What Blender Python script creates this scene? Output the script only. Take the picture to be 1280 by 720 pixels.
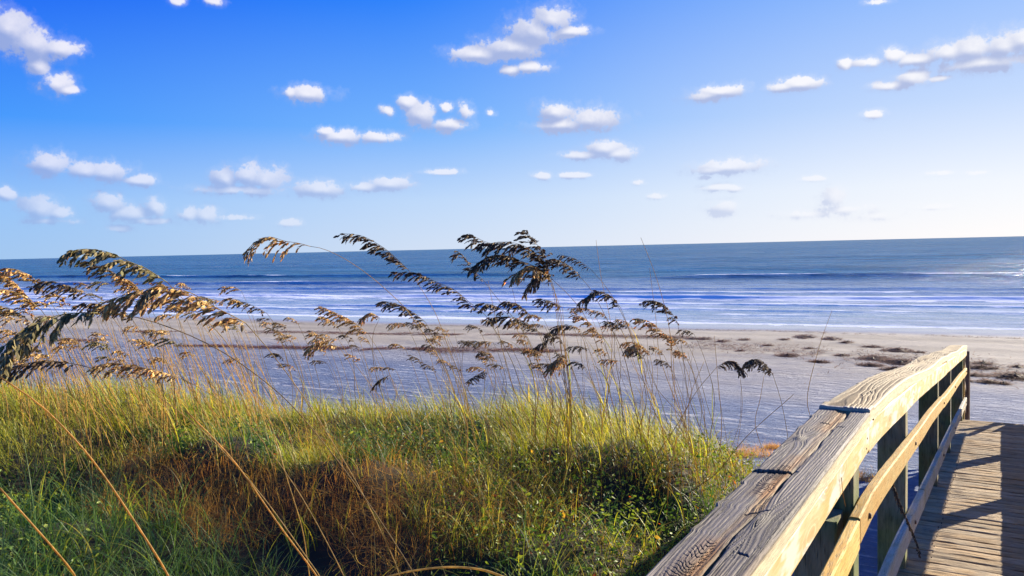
import bpy, math, random
import numpy as np
from math import sin, cos, pi, radians, sqrt, atan2, asin, exp
from mathutils import Vector, Matrix, Euler, noise as mnoise

for o in list(bpy.data.objects): bpy.data.objects.remove(o)
S = bpy.context.scene
C = S.collection
rng = np.random.default_rng(7)
random.seed(7)

# ------------------------------------------------------------------ camera
F, CX, CY = 1000.0, 640.0, 360.0
YAW, PITCH, ROLL, ZC = radians(31.4), radians(-2.89), radians(1.3), 1.79
FW = np.array([-sin(YAW)*cos(PITCH), cos(YAW)*cos(PITCH), sin(PITCH)])
R0 = np.array([cos(YAW), sin(YAW), 0.0]); U0 = np.cross(R0, FW)
RT = R0*cos(ROLL) - U0*sin(ROLL); UP = U0*cos(ROLL) + R0*sin(ROLL)
EYE = np.array([0.0, 0.0, ZC])
cam = bpy.data.cameras.new('camera'); co = bpy.data.objects.new('camera', cam); C.objects.link(co)
co.matrix_world = Matrix(((RT[0], UP[0], -FW[0], 0), (RT[1], UP[1], -FW[1], 0), (RT[2], UP[2], -FW[2], ZC), (0, 0, 0, 1)))
cam.sensor_width = 36.0; cam.lens = 36.0*F/1280; cam.clip_start = 0.05; cam.clip_end = 25000
S.camera = co

# ------------------------------------------------------------------ exposure, sun, sky
S.view_settings.view_transform = 'Standard'; S.view_settings.look = 'None'
S.view_settings.exposure = 1.3; S.view_settings.gamma = 1.0
SUN_AZ, SUN_EL = radians(22), radians(15)
sd = Vector((sin(SUN_AZ)*cos(SUN_EL), cos(SUN_AZ)*cos(SUN_EL), sin(SUN_EL)))
sl = bpy.data.lights.new('sun', 'SUN'); sl.energy = 5.0; sl.angle = radians(0.53); sl.color = (1.0, 0.89, 0.70)
so = bpy.data.objects.new('sun', sl); C.objects.link(so); so.rotation_euler = sd.to_track_quat('Z', 'Y').to_euler()
S.cycles.max_bounces = 6; S.cycles.transparent_max_bounces = 6

def ray(px, py):
    d = FW + RT*(px-CX)/F - UP*(py-CY)/F
    return d
def at(px, py, depth):            # a point of the place, from a sight line and its distance along the view axis
    return EYE + ray(px, py)*depth

class NT:
    def __init__(s, nt): s.nt = nt
    def n(s, t, **kw):
        x = s.nt.nodes.new(t)
        for k, v in kw.items():
            if k[0] == 'i' and k[1:].isdigit(): s.set(x.inputs[int(k[1:])], v)
            else: setattr(x, k, v)
        return x
    def set(s, inp, v):
        if isinstance(v, bpy.types.NodeSocket): s.nt.links.new(v, inp)
        else: inp.default_value = v
    def m(s, op, a, b=None, c=None, clamp=False):
        x = s.nt.nodes.new('ShaderNodeMath'); x.operation = op; x.use_clamp = clamp
        for i, v in enumerate((a, b, c)):
            if v is not None: s.set(x.inputs[i], v)
        return x.outputs[0]
    def vm(s, op, a, b=None, c=None):
        x = s.nt.nodes.new('ShaderNodeVectorMath'); x.operation = op
        for i, v in enumerate((a, b, c)):
            if v is not None: s.set(x.inputs[i], v)
        return x.outputs['Value'] if op in ('LENGTH', 'DOT_PRODUCT', 'DISTANCE') else x.outputs[0]
    def mix(s, f, a, b, bt='MIX'):
        x = s.nt.nodes.new('ShaderNodeMix'); x.data_type = 'RGBA'; x.blend_type = bt
        s.set(x.inputs[0], f); s.set(x.inputs[6], a); s.set(x.inputs[7], b)
        return x.outputs[2]
    def ramp(s, f, pts, interp='LINEAR'):
        x = s.nt.nodes.new('ShaderNodeValToRGB'); e = x.color_ramp.elements; x.color_ramp.interpolation = interp
        while len(e) < len(pts): e.new(0.5)
        for q, (p, c) in zip(e, pts):
            q.position = p; q.color = (c, c, c, 1) if isinstance(c, (int, float)) else (*c, 1)
        s.set(x.inputs[0], f); return x.outputs[0]
    def noise(s, vec, scale=5, detail=4, rough=0.55, dist=0.0):
        x = s.nt.nodes.new('ShaderNodeTexNoise'); s.set(x.inputs['Vector'], vec)
        x.inputs['Scale'].default_value = scale; x.inputs['Detail'].default_value = detail
        x.inputs['Roughness'].default_value = rough; x.inputs['Distortion'].default_value = dist
        return x.outputs['Fac']
    def mapping(s, vec, scale=(1, 1, 1), loc=(0, 0, 0), rot=(0, 0, 0)):
        x = s.nt.nodes.new('ShaderNodeMapping'); s.set(x.inputs[0], vec)
        x.inputs['Scale'].default_value = scale; x.inputs['Location'].default_value = loc; x.inputs['Rotation'].default_value = rot
        return x.outputs[0]

W = bpy.data.worlds.new('World'); S.world = W; W.use_nodes = True
W.node_tree.nodes.clear(); w = NT(W.node_tree)
sky = w.n('ShaderNodeTexSky', sky_type='NISHITA', sun_disc=False)
sky.sun_elevation = SUN_EL; sky.sun_rotation = SUN_AZ; sky.altitude = 0; sky.air_density = 1.0; sky.dust_density = 0.4; sky.ozone_density = 3.0
hs = w.n('ShaderNodeHueSaturation'); hs.inputs['Hue'].default_value = 0.515; hs.inputs['Saturation'].default_value = 1.35; hs.inputs['Value'].default_value = 1.0
w.set(hs.inputs['Color'], sky.outputs[0])
geo = w.n('ShaderNodeTexCoord'); DIR = geo.outputs['Generated']
sp = w.n('ShaderNodeSeparateXYZ', i0=DIR)
az = w.m('ARCTAN2', sp.outputs[0], sp.outputs[1]); el = w.m('ARCSINE', sp.outputs[2])
cxy = w.n('ShaderNodeCombineXYZ', i0=az, i1=el); P = cxy.outputs[0]
def azel(px, py):
    d = ray(px, py); d = d/np.linalg.norm(d); return atan2(d[0], d[1]), asin(d[2])
# fair-weather cumulus: (x, y, half width, half height, strength)
CL = [(10,36,26,20,1),(42,56,30,20,1),(76,62,28,12,.8),(48,82,14,14,.6),(70,105,19,13,1),(84,112,16,6,.8),(222,2,10,6,.7),(268,1,12,6,.7),
(386,118,27,10,1),(364,116,9,7,.6),(508,128,12,9,.9),(526,143,20,14,.9),(487,139,10,7,.7),(558,135,8,6,.7),(563,156,22,9,.8),(582,140,10,10,.5),(613,141,6,5,.6),
(425,171,27,9,1),(474,172,25,8,1),(408,164,12,6,.8),(60,206,28,14,1),(108,214,24,10,.8),(132,216,28,12,.9),(175,226,19,7,.9),
(6,242,12,8,1),(50,262,24,15,.8),(75,267,16,9,.9),(62,276,32,5,.6),(135,254,20,13,1),(165,268,30,10,.7),(195,260,13,12,1),(185,276,26,5,.6),(236,269,16,10,.9),(258,270,18,11,1),
(282,224,18,12,.9),(308,220,22,14,.9),(332,226,24,15,1),(290,237,38,7,.7),(322,238,34,8,.8),(400,237,30,10,.9),(458,234,22,7,.8),(486,230,26,9,.9),(552,215,20,4,.7),(295,272,30,4,.35),(360,279,14,5,.4),
(596,68,34,10,1),(640,60,40,15,1),(668,40,34,20,1),(690,24,24,17,1),(716,39,22,7,.8),(640,88,12,6,.9),(664,84,24,8,.9),
(694,140,20,12,1),(738,150,32,14,1),(706,156,38,9,.8),(756,186,24,11,1),(772,192,20,9,1),(730,194,26,6,.8),(678,220,11,5,.7),(718,219,18,4,.5),
(884,120,22,7,.9),(900,114,28,8,.9),(1000,105,26,8,.9),(980,109,20,6,.7),(1056,80,9,8,.9),(1090,78,24,8,1),(1116,70,16,10,1),(1150,74,34,8,.8),(1186,66,34,14,1),(1216,62,36,16,1),(1258,58,40,17,1),(1280,50,28,15,1),(1230,78,60,12,1),
(1140,98,24,12,1),(1116,107,24,7,.9),(1175,98,20,4,.6),(1090,143,16,6,.8),(1098,2,14,5,.9),
(910,209,40,9,1),(892,213,26,6,.8),(904,234,22,5,.6),(916,236,12,4,.5),(906,260,20,9,.5),(880,222,9,3,.4),(1016,223,16,4,.6),(1042,249,16,13,.55),(1056,262,34,7,.45),(1010,268,34,6,.35),(1090,270,26,6,.3),(1176,216,20,3,.4),(1220,216,14,3,.35),(1166,258,20,4,.3),(820,245,10,4,.4),(800,228,9,4,.3),(150,285,20,5,.3)]
n1 = w.noise(DIR, 22, 3, 0.5); n2 = w.noise(DIR, 60, 7, 0.6)
n3 = w.noise(DIR, 190, 4, 0.6)
wob = w.m('MULTIPLY_ADD', w.m('SUBTRACT', n3, .5), 0.9, w.m('MULTIPLY_ADD', w.m('SUBTRACT', n1, .5), 1.2, w.m('MULTIPLY', w.m('SUBTRACT', n2, .5), 2.8)))
def field(PP):
    acc = None
    for (x, y, a, b, s) in CL:
        c0 = azel(x, y); c1 = azel(x+a, y); c2 = azel(x, y-b)
        ra = max(abs(c1[0]-c0[0]), .002)*1.02; rb = max(abs(c2[1]-c0[1]), .001)*1.02
        q = w.vm('MULTIPLY_ADD', PP, (1/ra, 1/rb, 0), (-c0[0]/ra, -c0[1]/rb, (1.0-s)*0.9))
        L = w.vm('LENGTH', q)
        acc = L if acc is None else w.m('SMOOTH_MIN', acc, L, 0.25)
    return acc
fA = field(P)
P2 = w.vm('ADD', P, (0.006, 0.0075, 0))      # a step towards the sun: how much cloud is in the way
fB = field(P2)
dens = w.m('SUBTRACT', 1.12, w.m('MULTIPLY_ADD', wob, 0.85, fA))
mask = w.n('ShaderNodeMapRange', interpolation_type='SMOOTHSTEP', i0=dens, i1=-0.10, i2=0.40).outputs[0]
shade = w.m('MULTIPLY_ADD', wob, 0.25, w.m('SUBTRACT', fB, fA))
lit = w.n('ShaderNodeMapRange', interpolation_type='SMOOTHSTEP', i0=shade, i1=-0.40, i2=0.95).outputs[0]
SUNV = w.vm('DOT_PRODUCT', DIR, tuple(sd))
near = w.n('ShaderNodeMapRange', i0=SUNV, i1=-0.2, i2=0.95).outputs[0]
def K(c): return tuple(((v/255)**2.2)*6.62 for v in c)
tel = w.m('DIVIDE', el, 0.6, clamp=True)
def column(a, b_, c_, d_, e_): return w.ramp(tel, [(0.0, K(a)), (.10, K(b_)), (.25, K(c_)), (.5, K(d_)), (1.0, K(e_))])
cl_ = column((160,198,242), (146,193,250), (66,150,254), (8,90,245), (44,104,206))
cm_ = column((212,226,248), (192,217,251), (120,180,254), (48,130,252), (24,95,225))
cr_ = column((251,250,255), (240,244,254), (196,217,252), (132,180,253), (60,130,240))
f1 = w.n('ShaderNodeMapRange', interpolation_type='SMOOTHSTEP', i0=SUNV, i1=0.0, i2=0.62).outputs[0]
f2 = w.n('ShaderNodeMapRange', interpolation_type='SMOOTHSTEP', i0=SUNV, i1=0.5, i2=0.97).outputs[0]
own = w.mix(f2, w.mix(f1, cl_, cm_), cr_)
skyb = w.mix(0.96, hs.outputs[0], own)
ccol = w.mix(lit, (*K((140,162,220)), 1), (*K((240,238,252)), 1))
ccol = w.mix(near, ccol, w.mix(lit, (*K((178,190,226)), 1), (*K((253,252,255)), 1)))
halo = w.n('ShaderNodeMapRange', interpolation_type='SMOOTHSTEP', i0=dens, i1=-0.75, i2=0.25).outputs[0]
alpha = w.m('MULTIPLY_ADD', mask, 0.74, w.m('MULTIPLY', halo, .20))
lowf = w.n('ShaderNodeMapRange', i0=el, i1=0.01, i2=0.15, i3=.38, i4=1.0).outputs[0]
skyc = w.mix(w.m('MULTIPLY', alpha, lowf), skyb, ccol)
bg = w.n('ShaderNodeBackground'); w.set(bg.inputs[0], skyc); bg.inputs[1].default_value = 0.0617
wo = w.n('ShaderNodeOutputWorld'); w.nt.links.new(bg.outputs[0], wo.inputs[0])
SKYHS = hs

# ------------------------------------------------------------------ helpers
def link(name, me, mat=None, parent=None, **props):
    if mat and not me.materials: me.materials.append(mat)
    o = bpy.data.objects.new(name, me); C.objects.link(o)
    if parent is not None: o.parent = parent
    for k, v in props.items(): o[k] = v
    return o
def tag(o, label, cat, group=None):
    o['label'] = label; o['category'] = cat
    if group: o['group'] = group
    return o
def thing(name, label, cat, loc=(0, 0, 0), group=None):
    o = bpy.data.objects.new(name, None); C.objects.link(o); o.location = Vector([float(v) for v in loc]); o.empty_display_size = .1
    return tag(o, label, cat, group)
def mesh_np(name, V, Fq, col=None, smooth=True, mat=None, attrs=None):
    V = np.asarray(V, np.float32).reshape(-1, 3); me = bpy.data.meshes.new(name)
    Fq = np.asarray(Fq, np.int32); k = Fq.shape[1]; nf = len(Fq)
    me.vertices.add(len(V)); me.vertices.foreach_set('co', V.ravel())
    me.loops.add(nf*k); me.loops.foreach_set('vertex_index', Fq.ravel())
    me.polygons.add(nf); me.polygons.foreach_set('loop_start', np.arange(0, nf*k, k, dtype=np.int32))
    me.polygons.foreach_set('loop_total', np.full(nf, k, np.int32))
    me.polygons.foreach_set('use_smooth', np.full(nf, smooth, bool))
    if col is not None:
        a = me.attributes.new('Col', 'FLOAT_COLOR', 'POINT'); cc = np.ones((len(V), 4), np.float32); cc[:, :3] = col
        a.data.foreach_set('color', cc.ravel())
    for nm, arr in (attrs or {}).items():
        a = me.attributes.new(nm, 'FLOAT', 'POINT'); a.data.foreach_set('value', np.asarray(arr, np.float32).ravel())
    me.update(calc_edges=True); me.validate()
    if mat: me.materials.append(mat)
    return me
def grid_faces(nr, nc, wrap=False):
    i = np.arange(nr-1)[:, None]*nc; j = np.arange(nc if wrap else nc-1)[None]
    j1 = (j+1) % nc
    return np.stack([i+j, i+j1, i+nc+j1, i+nc+j], -1).reshape(-1, 4)
_tab = rng.random((256, 256)).astype(np.float32)
def vnoise(x, y):
    xi = np.floor(x).astype(int); yi = np.floor(y).astype(int); fx = x-xi; fy = y-yi
    fx = fx*fx*(3-2*fx); fy = fy*fy*(3-2*fy); a = _tab
    g = lambda i, j: a[i & 255, j & 255]
    return (g(xi, yi)*(1-fx)+g(xi+1, yi)*fx)*(1-fy)+(g(xi, yi+1)*(1-fx)+g(xi+1, yi+1)*fx)*fy
def fbm(x, y, o=4, g=.5):
    s = 0; a = 1; t = 0
    for k in range(o): s = s+a*vnoise(x*2**k+17.3*k, y*2**k+5.7*k); t += a; a *= g
    return s/t
def sst(a, b, x):
    t = np.clip((x-a)/(b-a), 0, 1); return t*t*(3-2*t)
class MB:
    """collects shapes for ONE mesh"""
    def __init__(s): s.v = []; s.f = []; s.c = []; s.n = 0
    def add(s, V, Fq, col=None):
        V = np.asarray(V, float).reshape(-1, 3); s.v.append(V); s.f += [tuple(int(i)+s.n for i in q) for q in Fq]
        s.c.append(np.tile(np.asarray(col if col is not None else (1, 1, 1), float), (len(V), 1)) if np.ndim(col) < 2 else np.asarray(col)); s.n += len(V)
    def box(s, x0, x1, y0, y1, z0, z1, col=None):
        s.add([(x, y, z) for x in (x0, x1) for y in (y0, y1) for z in (z0, z1)], [(0, 1, 3, 2), (4, 6, 7, 5), (0, 4, 5, 1), (2, 3, 7, 6), (0, 2, 6, 4), (1, 5, 7, 3)], col)
    def tube(s, pts, r0, r1, sides=5, col=None):
        pts = np.asarray(pts, float); n = len(pts); T = np.gradient(pts, axis=0); T /= np.linalg.norm(T, axis=1)[:, None]+1e-9
        ref = np.array([.3, .9, .2]); V = []
        for i in range(n):
            a = np.cross(T[i], ref); a /= np.linalg.norm(a)+1e-9; b = np.cross(T[i], a); r = r0+(r1-r0)*i/(n-1)
            for k in range(sides): V.append(pts[i]+r*(a*cos(2*pi*k/sides)+b*sin(2*pi*k/sides)))
        Fq = [tuple(q) for q in grid_faces(n, sides, True)]
        s.add(V, Fq+[tuple(range(sides))[::-1], tuple(range((n-1)*sides, n*sides))], col)
    def mesh(s, name, mat, smooth=True):
        me = bpy.data.meshes.new(name); V = np.concatenate(s.v); me.from_pydata(V.tolist(), [], s.f)
        a = me.attributes.new('Col', 'FLOAT_COLOR', 'POINT'); cc = np.ones((len(V), 4), np.float32); cc[:, :3] = np.concatenate(s.c)
        a.data.foreach_set('color', cc.ravel())
        if smooth: me.polygons.foreach_set('use_smooth', np.ones(len(me.polygons), bool))
        me.materials.append(mat); me.update(); return me
def spline(pts, n):
    pts = np.asarray(pts, float); d = np.r_[0, np.cumsum(np.linalg.norm(np.diff(pts, axis=0), axis=1))]
    P0 = np.vstack([2*pts[0]-pts[1], pts, 2*pts[-1]-pts[-2]]); out = []
    for s in np.linspace(0, d[-1], n):
        i = min(max(np.searchsorted(d, s)-1, 0), len(pts)-2); t = (s-d[i])/(d[i+1]-d[i]+1e-9)
        a, b, c, e = P0[i], P0[i+1], P0[i+2], P0[i+3]
        out.append(.5*((2*b)+(c-a)*t+(2*a-5*b+4*c-e)*t*t+(-a+3*b-3*c+e)*t**3))
    return np.array(out)

# ------------------------------------------------------------------ materials
def new_mat(name):
    m = bpy.data.materials.new(name); m.use_nodes = True; m.node_tree.nodes.clear(); t = NT(m.node_tree)
    b = t.n('ShaderNodeBsdfPrincipled'); o = t.n('ShaderNodeOutputMaterial'); t.nt.links.new(b.outputs[0], o.inputs[0])
    return m, t, b, o
def obj_rand(t): return t.n('ShaderNodeObjectInfo').outputs['Random']
def plant_mat(name, trans=.35, gain=1.0, rough=.5, noise_amt=.35):
    m, t, b, o = new_mat(name)
    col = t.n('ShaderNodeAttribute', attribute_name='Col').outputs['Color']
    pos = t.n('ShaderNodeNewGeometry').outputs['Position']
    nz = t.ramp(t.noise(pos, 60, 3, .6), [(.3, 1-noise_amt), (.7, 1+noise_amt)])
    c = t.mix(1.0, col, nz, 'MULTIPLY')
    if gain != 1.0: c = t.mix(1.0, c, (gain, gain, gain, 1), 'MULTIPLY')
    t.set(b.inputs['Base Color'], c); b.inputs['Roughness'].default_value = rough; b.inputs['Specular IOR Level'].default_value = .35
    tr = t.n('ShaderNodeBsdfTranslucent'); t.set(tr.inputs[0], t.mix(1.0, c, (1.3, 1.2, .7, 1), 'MULTIPLY'))
    mx = t.n('ShaderNodeMixShader'); mx.inputs[0].default_value = trans
    t.nt.links.new(b.outputs[0], mx.inputs[1]); t.nt.links.new(tr.outputs[0], mx.inputs[2]); t.nt.links.new(mx.outputs[0], o.inputs[0])
    return m
M_GRASS = plant_mat('grass_blades', .45)
M_STRAW = plant_mat('dry_straw', .55, rough=.65)
M_MAT = plant_mat('dead_mat_straw', .70, rough=.7)
M_SEED = plant_mat('seed_husk', .36, rough=.7, noise_amt=.5)
M_LEAF = plant_mat('small_leaves', .35)
M_WEED = plant_mat('seaweed_brown', .05, rough=.6)

def wood_mat(name, axis, vertex=False, base=((.30,.26,.22), (.50,.45,.38)), dark=(.06,.045,.03), gscale=1.0, bump=.4, warm=None, stretch=14, blotch=None, dark_amt=.8, knots=False):
    """weathered timber: grain runs along the given axis of the object"""
    m, t, b, o = new_mat(name)
    tc = t.n('ShaderNodeTexCoord').outputs['Object']; rnd = obj_rand(t)
    off = t.n('ShaderNodeCombineXYZ', i0=t.m('MULTIPLY', rnd, 7.3), i1=t.m('MULTIPLY', rnd, 13.1), i2=t.m('MULTIPLY', rnd, 3.7)).outputs[0]
    v = t.vm('ADD', tc, off)
    wv = t.n('ShaderNodeTexNoise'); t.set(wv.inputs['Vector'], t.mapping(v, scale=tuple(1.0 if i == axis else 4.0 for i in range(3)))); wv.inputs['Scale'].default_value = 2.2; wv.inputs['Detail'].default_value = 2
    wa = t.vm('MULTIPLY', t.vm('SUBTRACT', wv.outputs['Color'], (.5, .5, .5)), tuple(0 if i == axis else .035 for i in range(3)))
    v2 = t.vm('ADD', v, wa)
    sc = tuple(gscale*2.0 if i == axis else gscale*2.0*stretch for i in range(3))
    g1 = t.noise(t.mapping(v2, scale=sc), 4.0, 5, .65)
    g2 = t.noise(t.mapping(v2, scale=tuple(s*2.4 if i != axis else s*1.2 for i, s in enumerate(sc))), 5.0, 3, .6)
    big = t.noise(v, 3.5, 3, .5)
    if vertex: c = t.mix(1.0, t.n('ShaderNodeAttribute', attribute_name='Col').outputs['Color'], t.ramp(g2, [(.25, .55), (.75, 1.4)]), 'MULTIPLY')
    else:
        c = t.mix(t.ramp(g1, [(.3, 0.0), (.7, 1.0)]), (*base[0], 1), (*base[1], 1))
        if warm: c = t.mix(t.ramp(big, [(.42, 0.0), (.62, 1.0)]), c, t.mix(1.0, c, (*warm, 1), 'MULTIPLY'))
        dk = t.m('MULTIPLY', t.ramp(g2, [(.30, 1.0), (.43, 0.0)]), dark_amt)
        c = t.mix(dk, c, (*dark, 1))
        hv = t.n('ShaderNodeHueSaturation'); t.set(hv.inputs['Color'], c); t.set(hv.inputs['Value'], t.m('MULTIPLY_ADD', rnd, .5, .75)); c = hv.outputs[0]
        if blotch: c = t.mix(t.ramp(t.noise(t.mapping(v, scale=tuple(1.6 if i == axis else 6.0 for i in range(3))), 2.5, 3, .6), [(.5, 0.0), (.6, .85)]), c, (*blotch, 1))
        if knots:
            vo = t.n('ShaderNodeTexVoronoi'); t.set(vo.inputs['Vector'], t.mapping(v2, scale=tuple(2.2 if i == axis else 7.0 for i in range(3)))); vo.inputs['Scale'].default_value = 1.0
            c = t.mix(t.ramp(vo.outputs['Distance'], [(.05, .9), (.11, 0.0)]), c, (.24, .13, .04, 1))
            rg = t.m('SINE', t.m('MULTIPLY', vo.outputs['Distance'], 70.0))
            rm = t.m('MULTIPLY', t.ramp(rg, [(.45, 1.0), (.6, 0.0)]), t.ramp(vo.outputs['Distance'], [(.12, .55), (.42, 0.0)]))
            c = t.mix(rm, c, (.45, .27, .08, 1))
    t.set(b.inputs['Base Color'], c); b.inputs['Roughness'].default_value = .75; b.inputs['Specular IOR Level'].default_value = .25
    bp = t.n('ShaderNodeBump'); bp.inputs['Strength'].default_value = bump; bp.inputs['Distance'].default_value = .006
    t.set(bp.inputs['Height'], t.m('MULTIPLY_ADD', g1, .6, t.m('MULTIPLY', t.ramp(g2, [(.3, 0.0), (.45, 1.0)]), .6))); t.set(b.inputs['Normal'], bp.outputs[0])
    return m
M_CAP = wood_mat('weathered_cap_wood', 1, vertex=True, stretch=18, bump=.35)
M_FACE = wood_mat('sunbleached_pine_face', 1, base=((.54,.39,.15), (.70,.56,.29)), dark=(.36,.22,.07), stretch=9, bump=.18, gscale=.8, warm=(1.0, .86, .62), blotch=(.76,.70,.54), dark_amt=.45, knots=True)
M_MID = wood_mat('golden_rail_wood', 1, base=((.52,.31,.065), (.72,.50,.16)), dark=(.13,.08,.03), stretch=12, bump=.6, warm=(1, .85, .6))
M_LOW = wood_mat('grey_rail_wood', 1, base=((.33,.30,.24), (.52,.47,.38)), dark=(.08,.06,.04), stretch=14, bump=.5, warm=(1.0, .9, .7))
M_POST = wood_mat('green_post_wood', 2, base=((.17,.14,.07), (.30,.26,.15)), dark=(.03,.03,.02), stretch=8, bump=.5, warm=(.7, .95, .6))
M_PLANK = wood_mat('deck_plank_wood', 0, base=((.24,.165,.085), (.52,.39,.23)), dark=(.03,.02,.012), stretch=20, bump=.9, warm=(1.0, .85, .62), dark_amt=.9)
M_DARKW = wood_mat('dark_stair_wood', 2, base=((.12,.07,.04), (.20,.13,.08)), dark=(.02,.015,.01), stretch=8, bump=.4)

# ------------------------------------------------------------------ terrain
def shoreY(x): return 0.12*np.clip(x, -140, 60)
def beach_z(x, y):
    yp = y-shoreY(x)*np.clip((y-12)/25, 0, 1)
    return np.interp(yp, [-60, 2.5, 7, 11, 14, 20, 50, 58, 140, 400], [-.4, -.45, -.95, -1.5, -1.85, -2.1, -3.2, -3.42, -5.5, -9])
CRX = np.array([-60, -22, -11, -8.5, -6.6, -4.8, -3.6, -2.6, -2.0, -1.5])
CRY = np.array([2.0, 3.0, 4.9, 6.0, 6.5, 7.1, 7.2, 6.9, 6.3, 5.0])
def dune_m(x, y):
    yc = np.interp(x, CRX, CRY)
    wv = (fbm(x*.5+3, y*.5, 3)-.5)*.8
    a = 1-sst(-.6, 3.2, y-yc+wv*1.0)
    b = 1-sst(-2.3, -1.15, x+wv*.5)
    return a*b
def ground_z(x, y):
    x = np.asarray(x, float); y = np.asarray(y, float)
    b = beach_z(x, y); m = dune_m(x, y)
    top = -.08+.40*(fbm(x*.8, y*.8, 3)-.5)+.10*np.clip((-x-3)/8, 0, 1)
    for (hx, hy, ha, hd) in ((-3.45, 2.95, .75, .36), (-2.45, 3.55, .6, .30), (-6.3, 3.3, .6, .24), (-2.1, 5.2, .4, .18), (-5.2, 5.15, .5, .14)):
        top = top-hd*np.exp(-((x-hx)**2+(y-hy)**2)/ha**2)
    for (hx, hy, ha, hd) in ((-5.45, 4.25, .65, .36), (-4.2, 4.5, .6, .24), (-6.3, 5.2, .9, .10), (-2.9, 5.9, .7, .16), (-11, 5.5, 3.0, .16)):
        top = top+hd*np.exp(-((x-hx)**2+(y-hy)**2)/ha**2)
    z = b*(1-m)+np.maximum(top, b)*m
    return z+.05*(fbm(x*1.4+9, y*1.4, 4)-.5)*(1-m*.5)+.05*(fbm(x*.25, y*.9, 3)-.5)*np.clip((y-8)/8, 0, 1)*np.clip((46-y)/10, 0, 1)
def hit(px, py):
    d = ray(px, py); t = 1.0
    for k in range(4000):
        p = EYE+d*t; g = float(ground_z(p[0], p[1]))
        if p[2] <= g: break
        t += max(.01, min(.25, (p[2]-g)*.35))
    return EYE+d*t
def axis_pts(lims):
    out = []
    for a, b, st in lims: out += list(np.arange(a, b, st))
    return np.array(out+[lims[-1][1]])
gx = axis_pts([(-6000, -400, 400), (-400, -100, 12), (-100, -30, 1.0), (-30, -12, .35), (-12, 4, .09), (4, 30, .7), (30, 200, 10), (200, 4000, 400)])
gy = axis_pts([(-3000, -100, 300), (-100, -10, 10), (-10, 1, .6), (1, 16, .09), (16, 34, .25), (34, 60, .4), (60, 400, 12)])
X, Y = np.meshgrid(gx, gy)
Z = ground_z(X, Y)
veg = sst(.15, .55, dune_m(X, Y)+.25*(fbm(X*2, Y*2, 3)-.5))
wet = sst(43, 47.5, Y-shoreY(X)+2.0*(fbm(X*.12, Y*.05, 3)-.5))
me = mesh_np('sand', np.stack([X, Y, Z], -1), grid_faces(len(gy), len(gx)), attrs=dict(veg=veg.ravel(), wet=wet.ravel()))
m, t, b, o = new_mat('beach_sand')
pos = t.n('ShaderNodeNewGeometry').outputs['Position']
sx = t.n('ShaderNodeSeparateXYZ', i0=pos); py_ = sx.outputs[1]
A_veg = t.n('ShaderNodeAttribute', attribute_name='veg').outputs['Fac']; A_wet = t.n('ShaderNodeAttribute', attribute_name='wet').outputs['Fac']
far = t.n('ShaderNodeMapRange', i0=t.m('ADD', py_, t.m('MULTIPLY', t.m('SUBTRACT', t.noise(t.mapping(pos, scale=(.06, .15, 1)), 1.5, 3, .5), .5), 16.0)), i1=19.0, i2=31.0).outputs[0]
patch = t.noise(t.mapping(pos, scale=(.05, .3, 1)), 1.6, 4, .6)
dry = t.mix(t.ramp(patch, [(.35, 0.0), (.65, 1.0)]), (.085, .135, .26, 1), (.17, .225, .35, 1))  # near sand: blue skylit shade put into its colour
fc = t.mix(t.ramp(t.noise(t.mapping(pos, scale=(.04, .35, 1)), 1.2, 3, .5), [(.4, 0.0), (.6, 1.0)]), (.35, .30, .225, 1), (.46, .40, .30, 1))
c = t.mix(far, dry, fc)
streak = t.m('MULTIPLY_ADD', t.noise(t.mapping(pos, scale=(.9, 1.8, 1)), 2.6, 5, .7), .5, t.m('MULTIPLY', t.noise(t.mapping(pos, scale=(.16, 2.6, 1), rot=(0, 0, radians(-4))), 1.7, 6, .70), .5))
fine = t.noise(pos, 18, 4, .7)
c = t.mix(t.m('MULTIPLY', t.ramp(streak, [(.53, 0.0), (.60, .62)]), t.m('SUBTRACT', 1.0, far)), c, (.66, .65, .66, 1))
c = t.mix(t.ramp(fine, [(.3, .5), (.52, 0.0)]), c, (.22, .2, .19, 1))
c = t.mix(A_wet, c, (.33, .315, .31, 1))
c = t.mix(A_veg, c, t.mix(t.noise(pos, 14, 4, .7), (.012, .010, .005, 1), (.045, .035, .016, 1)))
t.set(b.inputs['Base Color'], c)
t.set(b.inputs['Roughness'], t.m('MULTIPLY_ADD', A_wet, -.72, .9))
t.set(b.inputs['Specular IOR Level'], t.m('MULTIPLY_ADD', A_wet, .6, .3))
foot = t.n('ShaderNodeTexVoronoi', feature='SMOOTH_F1'); t.set(foot.inputs['Vector'], t.mapping(pos, scale=(1.2, 2.6, 1))); foot.inputs['Scale'].default_value = 1.6
hgt = t.m('ADD', t.m('MULTIPLY', streak, 1.9), t.m('MULTIPLY_ADD', foot.outputs['Distance'], .35, t.m('MULTIPLY', fine, .18)))
bp = t.n('ShaderNodeBump'); bp.inputs['Distance'].default_value = .22
t.set(bp.inputs['Strength'], t.m('MULTIPLY', t.m('MULTIPLY_ADD', far, -.65, 1.0), t.m('MULTIPLY', t.m('SUBTRACT', 1.0, A_veg), t.m('SUBTRACT', 1.0, A_wet)))); t.set(bp.inputs['Height'], hgt); t.set(b.inputs['Normal'], bp.outputs[0])
link('beach_sand', me, m, kind='structure')

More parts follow.
